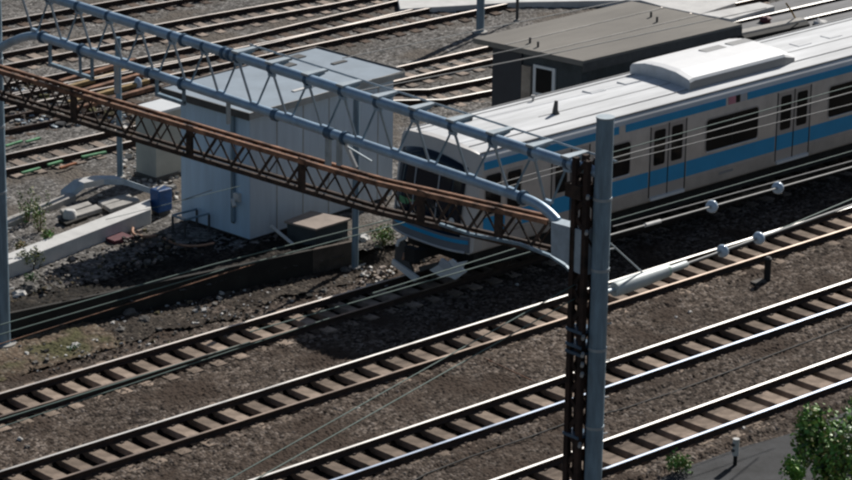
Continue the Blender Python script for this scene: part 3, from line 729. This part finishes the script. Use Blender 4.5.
# even out the spacing
tot = [0]
for i in range(N): tot.append(tot[-1]+(ctr[i+1]-ctr[i]).length)
ctr = [Vector((float(np.interp(tot[-1]*i/N, tot, [c[j] for c in ctr])) for j in range(3))) for i in range(N+1)]
for sx in (-1,1):
    for top in (0,1):
        mb = MB()
        for i in range(N):
            a = ctr[i]+Vector((sx*hw,0,-DZ*(1-top))); b = ctr[i+1]+Vector((sx*hw,0,-DZ*(1-top)))
            mb.bar(a,b,.075 if top else .08,.03); mb.bar(a+Vector((sx*.035,0,-.04)),b+Vector((sx*.035,0,-.04)),.012,.09)
        mb.build('top_chord' if top else 'bottom_chord', M['rust'] if top else M['rust_dark'], truss)
for i in range(N):
    for sx in (-1,1):
        a = ctr[i]+Vector((sx*hw,0,0)); b = ctr[i+1]+Vector((sx*hw,0,0)); d = Vector((0,0,-DZ))
        if i%2: a,b = b,a
        MB().bar(a+Vector((0,0,-.03)),b+d+Vector((0,0,.03)),(.065 if i%2 else .045) if sx<0 else .03,.02,upv=(1,0,0)).build('lattice_bar', M['rust_dark'], truss)
mb = MB()
for i in range(0,N,2):
    mb.bar(ctr[i]+Vector((-hw,0,-.05)),ctr[i+1]+Vector((hw,0,-.05)),.03,.012); mb.bar(ctr[i+1]+Vector((hw,0,-.05)),ctr[i+2]+Vector((-hw,0,-.05)),.03,.012)
mb.build('top_lacing', M['rust_dark'], truss)
mb = MB()
for i in (7,16,24,32,37):
    MB().box(ctr[i]+Vector((-hw-.03,-.12,-DZ-.03)), ctr[i]+Vector((-hw-.015,.12,.03))).build('splice_plate', M['rust_dark'], truss)
# end gusset and curved knee plate at the right column
g = [onX(*q,OX-.16) for q in [(551,222),(584,231),(584,276),(575,272),(564,262),(551,255)]]
mb = MB(); k = len(g); mb.add([tuple(p) for p in g]+[(p.x+.3,p.y,p.z) for p in g],[tuple(range(k)),tuple(range(2*k-1,k-1,-1))]+[(i,(i+1)%k,k+(i+1)%k,k+i) for i in range(k)])
mb.build('end_plate', M['gusset'], truss)
kn = [onX(*q,42.3) for q in [(440,224),(470,234),(520,244),(551,256),(566,266),(580,281)]]
mb = MB()
for i in range(len(kn)-1): mb.bar(kn[i],kn[i+1],.07,.05)
mb.build('knee_brace', M['mast'], truss)

# ------------------------------------------------------------------ wires
def wire(p, q, r, mt, label, sag=.0, group='overhead wires', seg=6, cat='overhead wire'):
    n_ = 14; pts = []
    for i in range(n_+1):
        t = i/n_; v = p.lerp(q,t); v.z -= 4*sag*t*(1-t); pts.append(v)
    return tag(MB().tube(pts, r, seg, cap=True).build('overhead_wire', M[mt]), label, cat, group)
def ext(p, q, a, b):   # extend the line p-q beyond both ends
    d = q-p; return p-d*a, q+d*b
W = [((0,325),(213,264.5),5.35,.012,'wire','upper of the thin greenish wires crossing from the left mast to below the shed',0,0),
     ((213,264.5),(400,217),5.35,.012,'wire','thin wire passing just in front of the brown topped box',0,0),
     ((240,266),(410,221),5.25,.012,'wire','lower thin wire passing in front of the brown topped box',0,0),
     ((57,318),(213,272.5),5.2,.011,'wire','middle of the thin wires crossing left of the shed',.4,.1),
     ((67,323),(213,277),5.1,.010,'rust','rust coloured lowest thin wire left of the shed',.6,.3),
     ((503,182),(590,158),5.6,.010,'wire_steel','thin wire in front of the train cab side window',.15,0),
     ((503,188),(590,163),5.5,.010,'wire_steel','thin wire just below the one across the cab side window',.15,0),
     ((610,153),(852,86),5.6,.011,'wire','highest of three wires across the train windows',0,.3),
     ((610,159),(852,92),5.5,.013,'wire_steel','middle wire of three across the train windows',0,.3),
     ((610,164),(852,104),5.4,.010,'wire_steel','lowest wire of three across the train windows',0,.3),
     ((610,221),(852,151),5.0,.011,'wire','greenish wire just below the train side, nearest the train',0,.3),
     ((613,226.5),(852,161),4.95,.013,'wire_steel','pale wire below the train, second from the train',0,.3),
     ((380,291),(520,247),5.0,.012,'wire','wire running past the train front skirt, upper',.05,.1),
     ((250,332),(530,252),4.9,.013,'wire','wire running past the train front skirt, lower',0,.1),
     ((0,420),(250,342),4.9,.014,'wire','dark green wire lying over the near rail of the train track',.15,0),
     ((0,427.5),(330,318),4.8,.010,'wire','faint green wire below the near rail of the train track',.15,0),
     ((426,41),(621,1),5.6,.013,'wire_steel','wire over the back edge of the dark building roof',.4,.4),
     ((426,78),(560,52),5.5,.015,'wire_steel','wire crossing in front of the dark building door',.5,0),
     ((560,52),(700,22),5.5,.013,'wire_steel','wire crossing over the middle of the flat roof',0,.5),
     ((426,68),(530,46),5.4,.010,'wire_steel','thinner wire above the dark door',.5,0),
     ((180,201),(240,186),5.6,.006,'wire','hair thin wire across the left face of the white shed',1.2,0)]
for (a,b,z,r,mt,lb,ea,eb) in W:
    p,q = onz(*a,z), onz(*b,z); p,q = ext(p,q,ea,eb); wire(p,q,r,mt,lb)
def insulator(p, d, label, r=.125):
    t = empty('insulator', p, label, 'insulator', 'blue white porcelain insulators')
    d = d.normalized(); 
    MB().tube([p-d*.13,p+d*.13],.035,10).build('core', M['galv'], t)
    prof_ = [(-.085,.03),(-.08,.1),(-.05,.125),(-.01,.135),(.03,.125),(.06,.1),(.085,.05),(.09,.02)]
    MB().tube([p+d*a for a,b in prof_],[b*r/.125 for a,b in prof_],20).build('disc', M['porcelain'], t)
# insulated wire 2, behind the mast
a = Vector((42.33,40.05,7.42)); b = onz(852,167,5.4)
zz = lambda x,y: None
def on_line(x, A, B):      # point of line A-B seen in photo column x
    lo,hi = 0,1
    for _ in range(40):
        mth = (lo+hi)/2; P = A.lerp(B,mth)-CP; xx = 426+F_PX*P.dot(r2)/P.dot(fw)
        if xx < x: lo = mth
        else: hi = mth
    return A.lerp(B,(lo+hi)/2)
def wirepath(name, pts, r, mt, label):
    return tag(MB().tube(pts, r, 8).build('overhead_wire', M[mt]), label, 'overhead wire', 'overhead wires')
b2 = b+(b-a)*.25
wirepath('w', [a,b2], .018, 'wire_steel', 'bright wire with two insulators running right from the tall mast')
for x,lb in ((712,'left insulator on the upper insulated wire'),(778,'right insulator on the upper insulated wire')): 
    insulator(on_line(x,a,b), b-a, lb)
MB_a = on_line(645,a,b); MB_b = on_line(660,a,b)
tag(MB().tube([MB_a,MB_b],.04,8).build('turnbuckle', M['concrete_white']), 'small bright turnbuckle on the upper insulated wire right of the mast', 'turnbuckle')
# tensioner tube and its wire
ta = Vector((42.42,40.05,6.28)); tb = onY(852,205,40.6)
def unit(v): return v.normalized()
tn = empty('spring_tensioner', ta, 'pale grey tube tensioner reaching right from the tall mast', 'tensioner')
p1 = on_line(614,ta,tb); p2 = on_line(668,ta,tb); p3 = on_line(686,ta,tb)
MB().tube([p1,p1.lerp(p2,.04),p1.lerp(p2,.5),p2],[.14,.15,.15,.12],18).build('tube', M['tube'], tn)
MB().tube([p2,p3,p3+(p3-p2)*.1],[.075,.07,.03],14).build('piston', M['tube'], tn)
MB().tube([p2.lerp(p1,.18),p2.lerp(p1,.02)],.123,18).build('ring', mat('tube_green', (.35,.5,.38), .5), tn)
MB().tube([Vector((MX,MY,6.32)),p1],.05,10).build('arm', M['galv'], tn)
MB().tube([onY(610,243,40.0),p1.lerp(p2,.55)+Vector((0,0,.1))],.016,6).build('stay', M['galv'], tn)
tb2 = tb+(tb-ta)*.25
wirepath('w', [p3,tb2], .026, 'wire_steel', 'pale wire with two insulators beyond the tube tensioner')
for x,lb in ((723,'left insulator on the wire beyond the tube tensioner'),(759,'right insulator on the wire beyond the tube tensioner')): insulator(on_line(x,ta,tb), tb-ta, lb)
q = on_line(760,ta,tb); wirepath('w', [q,onY(852,199,40.9),onY(960,162,41.2)], .014, 'wire', 'thin upper wire splitting off right of the last insulator')
# anchor wires running down to the left from the old column
for (x0,y0),(x1,y1),lb in (((576,284),(228,480),'left of two grey wires slanting down from the lattice column'),((576,298),(255,480),'right of two grey wires slanting down from the lattice column')):
    A = onX(x0,y0,OX-.1); B = onz(x1,y1,6.0); A,B = ext(A,B,0,.6); wire(A,B,.011,'wire',lb)

# ------------------------------------------------------------------ posts
def post(x,y,z0,z1,r,mt,label,cat='post',foot=True):
    t = empty('post', (x,y,z0), label, cat)
    MB().tube([(x,y,z0-.2),(x,y,z1)],r,14).build('shaft', M[mt], t)
    if foot: MB().tube([(x,y,z0-.2),(x,y,z0+.06)],r*1.9,12).build('footing', M['concrete'], t)
    return t
p = onz(120,178,GZ); post(p.x,p.y,GZ,4.1,.08,'mast','slim grey post behind the curved duct, left of the cream hut')
p = onz(355,265,BZ+.1); post(p.x,p.y,BZ,4.35,.085,'mast','slim blue grey post standing right of the brown topped box')
p = onz(480,33,GZ); post(p.x,p.y,GZ,6.5,.13,'mast','grey post at the top edge above the dark building')
p = onz(517,21,GZ); post(p.x,p.y,GZ,3.5,.05,'dark_trim','thin dark post at the top edge over the flat roof')
# stump on the ballast and white topped marker
p = onz(767,281); t = empty('marker_stump', (p.x,p.y,BZ), 'short dark stump on the ballast right of the mast', 'stump')
MB().tube([(p.x,p.y,BZ-.1),(p.x,p.y,.28),(p.x,p.y,.4)],[.09,.085,.1],12).build('body', M['black'], t)
MB().tube([(p.x,p.y,.4),(p.x,p.y,.45)],[.1,.05],12).build('cap', M['dark_trim'], t)
MB().box((p.x-.5,p.y-.05,BZ+.02),(p.x-.1,p.y+.12,BZ+.07)).build('stump_shadow', M['stone_d'], t)  # stump's cast shadow put in as a flat plate
p = onz(735,465,-.135); t = empty('marker_post', (p.x,p.y,-.135), 'short white post with black base on the asphalt', 'marker post')
MB().tube([(p.x,p.y,-.13),(p.x,p.y,.1)],.045,10).build('base', M['black'], t)
MB().tube([(p.x,p.y,.1),(p.x,p.y,.48)],.075,12).build('shaft', M['concrete_white'], t)
for z in (.2,.33): MB().box((p.x-.12,p.y-.03,z),(p.x-.07,p.y+.03,z+.05)).build('lug', M['dark_trim'], t)

# ------------------------------------------------------------------ cable troughs and yard clutter
def slab(px_pts, ztop, h, mt, name, label, cat, bevel=.015):
    pts_ = [onz(*q,ztop) for q in px_pts]
    return tag(MB().prism(pts_, ztop-h, ztop).build(name, M[mt], None, bevel), label, cat)
slab([(-30,268),(150,198.5),(151,209),(-20,275)], .55, .6, 'concrete_white', 'cable_trough', 'long straight pale concrete trough running up to the blue box', 'trough')
slab([(-20,228),(70,192),(76,195),(-20,235)], .3, .2, 'concrete', 'kerb', 'thin pale concrete kerb behind the weeds at left', 'kerb')
dk = empty('cable_duct', onz(110,185,.6), 'bent grey duct arching toward the blue box', 'duct')
ax = [(70,194,.28),(84,183,.62),(104,179,.68),(124,179,.68),(153,189,.6)]
for i in range(4):
    A = onz(*ax[i]); B = onz(*ax[i+1]); wv = Vector((0,.42,0))
    MB().hexa([A+Vector((0,0,-.16)),B+Vector((0,0,-.16)),B+wv+Vector((0,0,-.16)),A+wv+Vector((0,0,-.16)),A,B,B+wv,A+wv]).build('duct_section', M['concrete_white'] if i in (1,) else M['gusset'], dk)  # white lit section, blue-grey shaded ones: light put into the colours
for k_,(q,lb) in enumerate([([(60,209),(88,201),(92,204),(64,213)],'pale slab nearest the white block'),([(68,213),(96,204),(102,208),(76,216)],'pale slab in front of the white block pair'),([(98,201),(128,193),(132,196),(103,205)],'pale slab lying under the bent duct'),([(104,205),(136,196),(140,200),(110,209)],'pale slab lying between duct and long trough')]):
    slab(q, .3, .12, 'concrete', 'concrete_slab', lb, 'slab')
slab([(58,219),(78,212),(88,216),(66,224)], .24, .1, 'concrete_dark', 'concrete_slab', 'dark slab around the white block', 'slab')
p = onz(70,219,.2); tag(MB().tube([(p.x,p.y,.15),(p.x,p.y,.2),(p.x,p.y,.42),(p.x,p.y,.46)],[.17,.19,.16,.1],14).build('white_bucket', M['concrete_white']), 'upturned white bucket between the slabs left of the trough', 'bucket')
# blue covered cabinet
p = onz(160,222,GZ)
p = onz(161,214,GZ); t = empty('cabinet', (p.x,p.y,GZ), 'cabinet under a blue cover at the end of the pale trough', 'cabinet')
MB().box((p.x-.22,p.y-.18,GZ+.1),(p.x+.25,p.y+.2,.86)).build('cover', M['tarp'], t, .04)
MB().box((p.x-.18,p.y-.14,GZ-.05),(p.x+.2,p.y+.16,GZ+.12)).build('base', M['dark_trim'], t)
MB().tube([(p.x-.2,p.y-.1,.9),(p.x+.1,p.y,.93),(p.x+.45,p.y+.05,.8)],.02,6).build('cable', M['stone'], t)
# brown topped box
bt = [onz(*q,.86) for q in [(284,221),(311,210.5),(351,218.5),(316,229)]]
t = empty('battery_box', (bt[3].x,bt[3].y,GZ), 'dark box with tan sheet lid against the white shed', 'box')
MB().prism(inset(bt,.08), -.1, .8).build('body', M['wall_dark'], t)
MB().prism(bt, .805, .86).build('lid', M['brown'], t, .01)
# leaning white pole
tag(MB().tube([onz(271,226,.7),onz(294,245,.35)],.045,8).build('leaning_pole', M['concrete_white']), 'short white pole leaning beside the tan lidded box', 'pole')
# debris around the shed
tag(MB().tube(arc(onz(133,228,GZ+.1),onz(160,235,GZ+.1),onz(128,240,GZ+.05))+arc(onz(160,235,GZ+.1),onz(214,243,GZ+.1),onz(180,252,GZ)),.035,6).build('hose', M['orange']), 'orange brown hose curled on the dark ground left of the shed', 'hose')
tag(MB().box(onz(118,240,GZ)+Vector((-.3,-.25,0)), onz(118,240,GZ)+Vector((.3,.25,.1))).build('sheet', M['maroon']), 'maroon sheet lying in the shade below the trough', 'sheet')
tag(MB().tube([onz(38,252,.5),onz(80,232,.4)],.03,6).build('rod', M['concrete']), 'pale rod along the foot of the long trough', 'rod')
p = onz(185,238,GZ)
t = empty('bench_frame', p, 'dark steel frame standing in shade under the shed corner', 'frame')
for dx_ in (0,.8):
    for dy_ in (0,.5): MB().bar((p.x+dx_,p.y+dy_,GZ-.1),(p.x+dx_,p.y+dy_,.62),.045,.045).build('leg', M['dark_trim'], t)
for a_,b_ in (((0,0),(.8,0)),((0,.5),(.8,.5)),((0,.03),(0,.47))): MB().bar((p.x+a_[0],p.y+a_[1],.64),(p.x+b_[0],p.y+b_[1],.64),.045,.045).build('top_bar', M['mast'], t)
# timber stack seen between the pipes
for i in range(5):
    A = onz(72-3*i,92-7*i+18,GZ+.12); B = onz(152-4*i,68-7*i+20,GZ+.12)
    tag(MB().bar(A,B,.16,.12).build('timber_beam', M['yellow'] if i%2 else M['rust']), ['rusty beam lowest in the pile between the gantry pipes','yellowish beam second lowest in the pile between the gantry pipes','rusty beam in the middle of the pile between the gantry pipes','yellowish beam second highest in the pile between the pipes','rusty beam highest in the pile between the gantry pipes'][i], 'beam', 'beams lying in the yard')
p = onz(138,88,GZ); bm = MB(); bm.tube([(p.x,p.y,GZ),(p.x,p.y,GZ+.05),(p.x,p.y,GZ+.25),(p.x,p.y,GZ+.33)],[.07,.12,.11,.04],12); tag(bm.build('lamp_globe', M['porcelain']),'small round blue white pot on the yard gravel','pot')
# junk left of the truss, dark heap
def rock(p, s, mt, name, label, cat, group, sq=.6, seed=0):
    g_ = random.Random(seed); bm = bmesh.new(); bmesh.ops.create_icosphere(bm, subdivisions=2, radius=s)
    for v in bm.verts:
        k_ = 1+g_.uniform(-.28,.28); v.co = Vector((v.co.x*k_,v.co.y*k_*.8,v.co.z*k_*sq))
    me = bpy.data.meshes.new(name); bm.to_mesh(me); bm.free(); me.materials.append(M[mt])
    o = bpy.data.objects.new(name, me); C.objects.link(o); o.location = p+Vector((0,0,s*sq*.5)); o.rotation_euler = (0,0,g_.random()*6)
    return tag(o, label, cat, group)
RL = ['below the retaining wall, brightest and widest there','on the dirt nearest the left mast','on the dirt just above the train track rail','on the dirt beside the flat pale weed','on the dirt under the rust coloured wire','on the soil bank at the foot of the left mast','on the dirt in front of the left mast','touching the left mast footing','right of the slim grey post near the train','left of the slim grey post foot','just right of the brightest rock below the wall','at the right end of the dark rock row','at the left end of the dark rock row','on the soil bank beside the left mast','on the soil bank right of its twin near the mast','in the shade at the wall top','beside the slim grey post by the weed clump','on the ballast in the train shadow','at the edge of the asphalt near the marker post','on the lit ballast right of the tall mast','on the lit ballast just below its neighbour right of the mast','on the ballast between second and third track','on the ballast near the slanting wires','on the ballast at the left edge, lower','on the ballast at the left edge, upper','on the yard gravel under the grey post','at the foot of the brown wall end']
for i,(x,y,s,mt) in enumerate([(113,306,.22,'stone'),(68,331,.09,'stone'),(95,343,.1,'stone'),(75,347,.12,'stone'),(114,325,.1,'stone'),(20,298,.2,'stone'),(26,355,.09,'stone'),(8,352,.08,'stone'),(363,276,.09,'stone'),(345,278,.1,'stone_d'),(130,316,.2,'stone_d'),(145,322,.16,'stone_d'),(120,332,.15,'stone_d'),(30,291,.22,'stone_d'),(46,292,.18,'stone_d'),(106,290,.12,'stone_d'),(364,240,.2,'concrete_white'),(517,285,.05,'stone'),(744,430,.08,'stone'),(690,313,.07,'stone'),(676,318,.06,'stone'),(386,382,.06,'stone'),(358,409,.05,'stone'),(27,448,.08,'stone_d'),(20,440,.07,'stone'),(100,196,.07,'stone'),(345,272,.14,'stone_d')]):
    zz_ = GZ if y < 300 and x < 110 else BZ
    if (x,y) in ((364,240),): zz_ = GZ
    kind_ = 'pale' if mt != 'stone_d' else 'dark'
    size_ = 'large' if s >= .15 else 'fist sized' if s >= .09 else 'tiny'
    rock(onz(x,y,zz_), s, mt, 'rock', f'{size_} {kind_} rock {RL[i]}', 'rock', 'loose rocks lying on the ground', seed=i)
# rock scatter as uncountable rubble below the wall and in the yard
def scatter(name, poly, zf, nst, smin, smax, mts, label, seed):
    g_ = random.Random(seed); mb = MB()
    xs = [p[0] for p in poly]; ys = [p[1] for p in poly]
    def inside(x,y):
        c_ = False; j = len(poly)-1
        for i in range(len(poly)):
            if (poly[i][1] > y) != (poly[j][1] > y) and x < (poly[j][0]-poly[i][0])*(y-poly[i][1])/(poly[j][1]-poly[i][1])+poly[i][0]: c_ = not c_
            j = i
        return c_
    k_ = 0
    while k_ < nst:
        x = g_.uniform(min(xs),max(xs)); y = g_.uniform(min(ys),max(ys))
        if not inside(x,y): continue
        k_ += 1; s = g_.uniform(smin,smax)*(1 if g_.random() < .85 else 1.8)
        p = onz(x,y,zf)
        T = Matrix.Translation(p+Vector((0,0,s*.25))) @ Matrix.Rotation(g_.random()*6,4,'Z') @ Matrix.Rotation(g_.uniform(-.6,.6),4,'X')
        vs = [T@Vector((sx*s*g_.uniform(.5,1),sy*s*g_.uniform(.4,.8),sz*s*g_.uniform(.3,.6))) for sz in (-1,1) for sx,sy in ((-1,-1),(1,-1),(1,1),(-1,1))]
        mb.hexa(vs, g_.randrange(len(mts)))
    return tag(mb.build(name, [M[q] for q in mts]), label, 'rubble', None, 'stuff')
scatter('rubble', [(12,335),(60,300),(210,268),(330,275),(395,285),(200,340),(60,372),(12,372)], BZ+.03, 700, .015,.05, ['stone_d','concrete_dark','stone_d','dirt','stone'], 'loose rubble strewn below the retaining wall', 11)
scatter('rubble', [(12,285),(60,262),(120,240),(150,225),(190,250),(60,300),(12,318)], GZ+.1, 350, .015,.06, ['stone_d','dirt','concrete_dark','stone_d','brown'], 'rubble on the soil bank below the long trough', 12)
scatter('rubble', [(360,262),(395,240),(400,262),(392,290),(360,285)], BZ+.03, 300, .02,.06, ['dirt','stone','brown'], 'brown rubble heap in front of the train', 13)
scatter('rubble', [(10,80),(60,84),(100,100),(140,120),(60,128),(10,130)], GZ, 700, .03,.1, ['stone_d','dark_trim','dirt','stone_d','rust_dark','concrete','galv'], 'dark scrap and rubble behind the rusty truss at left', 14)
scatter('rubble', [(120,110),(178,130),(178,200),(120,178)], GZ, 350, .03,.08, ['stone_d','dirt','stone','concrete'], 'rubble around the small cream hut', 15)
# upper right clutter
slab([(500,-25),(690,-60),(780,-40),(735,3),(700,14),(665,7),(640,0),(520,2),(400,9),(395,-14)], GZ+.2, .25, 'concrete_white', 'platform', 'bright pale platform surface beyond the flat roofed building', 'platform')
slab([(700,14),(730,8),(760,2),(775,6),(730,19)], GZ+.3, .25, 'concrete_white', 'loading_edge', 'pale raised edge right of the flat roof corner', 'edge slab')
slab([(737,30),(800,17),(806,19),(742,33)], .75, .08, 'concrete', 'plank', 'long grey plank right of the flat roof', 'plank')
slab([(738,31),(805,18),(810,24),(745,38)], .45, .3, 'under', 'gap_shade', 'black block in place of the dark gap under the long grey plank', 'gap shade')  # black block put in for the shade of the gap
p = onz(765,22,GZ+.1); rock(p,.22,'maroon','scrap_heap','small dark red scrap heap right of the flat roof','scrap','scrap heaps',seed=90)
p = onz(820,25,GZ+.1); rock(p,.26,'concrete_white','sandbag','pale sandbag lying by the paved strip at upper right','sandbag','sandbags',.5,seed=91)
mb = MB(); mb.tube([onz(800,27,GZ+.1),onz(792,12,GZ+.9),onz(786,3,GZ+1.2)],.03,6); tag(mb.build('bent_rod', M['yellow']),'thin bent yellow rod near the pale sandbag','rod')

# ------------------------------------------------------------------ greenery
def leafy(p, rx, ry, rz_, nleaf, size, mts, label, cat='shrub', seed=0, name='shrub', stems=4, base=None):
    g_ = random.Random(seed); t = empty(name, p, label, cat)
    lobes = [(Vector((g_.uniform(-.6,.6)*rx, g_.uniform(-.6,.6)*ry, rz_*g_.uniform(.35,.9))), g_.uniform(.3,.55)) for _ in range(9)]
    mb = MB()
    for i in range(nleaf):
        c_, s_ = g_.choice(lobes)
        v = Vector((g_.gauss(0,1),g_.gauss(0,1),g_.gauss(0,1))).normalized()*g_.random()**.4*s_
        q = Vector(p)+Vector((c_.x+v.x*rx, c_.y+v.y*ry, max(.03,c_.z+v.z*rz_)))
        nn = Vector((g_.gauss(0,.7),g_.gauss(0,.7),g_.uniform(.2,1))).normalized()
        a_ = nn.orthogonal().normalized(); a_ = (Matrix.Rotation(g_.random()*6.28,3,nn) @ a_); b_ = nn.cross(a_); L = size*g_.uniform(.6,1.3); w2 = L*.32
        mid = q+nn*L*.06
        mb.add([q-a_*L/2, mid+b_*w2, q+a_*L/2, mid-b_*w2], [(0,1,3),(1,2,3)], g_.randrange(len(mts)))
    mb.build('foliage', [M[m_] for m_ in mts], t)
    mb = MB()
    for k_ in range(stems):
        c_, s_ = lobes[k_%len(lobes)]
        mb.tube([Vector(p)+Vector((c_.x*.2,c_.y*.2,-.05)), Vector(p)+Vector((c_.x*.6,c_.y*.6,c_.z*.6)), Vector(p)+c_],[.02,.014,.008],6)
    mb.build('stem', M['stem'], t); return t
p = onz(838,505,-.15); leafy(p, 1.2,1.05,1.95,3800,.13,['leaf','leaf','leaf_b','leaf_y','leaf_d'],'large green shrub at the bottom right corner over the asphalt',seed=1,stems=8)
p = onz(866,470,-.15); leafy(p, .6,.6,1.75,1000,.15,['leaf','leaf_b','leaf'],'green shrub at the right edge behind the large one',seed=4,stems=5)
p = onz(794,492,-.15); leafy(p, .42,.35,.75,420,.12,['leaf','leaf_b'],'small pale green shrub left of the large one on the asphalt',seed=2)
p = onz(677,474,-.2); leafy(p, .34,.34,.42,420,.08,['leaf','leaf','leaf_y'],'small leafy weed beside the nearest rail',cat='weed',name='weed',seed=3)
p = onz(383,244,GZ); leafy(p, .42,.35,.4,600,.07,['leaf_y','leaf'],'yellow green weed clump left of the train front',cat='weed',name='weed',seed=5)
p = onz(32,270,GZ); leafy(p, .45,.3,.5,500,.07,['leaf_d','leaf_y'],'weed clump growing against the long trough by the left mast',cat='weed',name='weed',seed=6)
p = onz(40,232,GZ); leafy(p, .3,.3,1.0,420,.06,['leaf_y','leaf_y','leaf'],'tall thin yellowish weed in front of the kerb at left',cat='weed',name='weed',seed=7)
p = onz(22,252,GZ); leafy(p, .2,.2,.3,200,.06,['leaf_y','yellow'],'low yellow weed beside the left mast',cat='weed',name='weed',seed=8)
p = onz(30,285,GZ); leafy(p, .25,.2,.3,180,.06,['leaf_d','leaf'],'small dark weed on the soil bank',cat='weed',name='weed',seed=10)
p = onz(76,349,BZ); leafy(p, .3,.15,.1,120,.06,['leaf','concrete_white'],'flat pale green weed on the dirt near the left mast',cat='weed',name='weed',seed=9)
p = onz(50,250,GZ); leafy(p, .3,.25,.55,300,.08,['leaf','leaf_y'],'weed clump standing in front of the long trough, right of the others',cat='weed',name='weed',seed=31)
p = onz(28,222,GZ); leafy(p, .3,.3,.7,260,.08,['leaf_y','leaf'],'yellowish weed just right of the left mast behind the kerb',cat='weed',name='weed',seed=32)
# green painted and rusty sleeper marks on the yard track at left
for (x0,y0,x1,y1,mt,lb) in [(6,146,22,141,'moss_paint','green painted timber nearest the left mast above the yard rail'),(26,142,40,138,'moss_paint','green painted timber above the yard rail right of the first'),(22,173,40,168,'moss_paint','green painted timber below the yard rail near the mast'),(48,165,62,161,'moss_paint','green painted timber in the middle below the yard rail'),(82,157,106,152,'moss_paint','green painted timber below the yard rail at its right end'),(60,168,76,163,'rust_paint','orange rusty timber below the yard rail')]:
    tag(MB().bar(onz(x0,y0,GZ+.1),onz(x1,y1,GZ+.1),.09,.05).build('painted_timber', M[mt]), lb, 'timber')
# buried cable between the two nearest tracks
pts = [onz(*q,-.15) for q in [(380,500),(426,474),(470,457),(530,437),(575,420),(620,410),(680,390),(720,375),(780,352),(852,325),(900,310)]]
tag(MB().tube(pts,.018,6).build('ground_cable', M['black']), 'thin dark cable snaking on the ballast between the two nearest tracks', 'cable')
pts = [onz(*q,-.14) for q in [(484,358),(505,368),(520,375),(533,381)]]
tag(MB().tube(pts,.015,6).build('ground_cable', M['rust']), 'short rusty cable on the ballast behind the second track', 'cable')
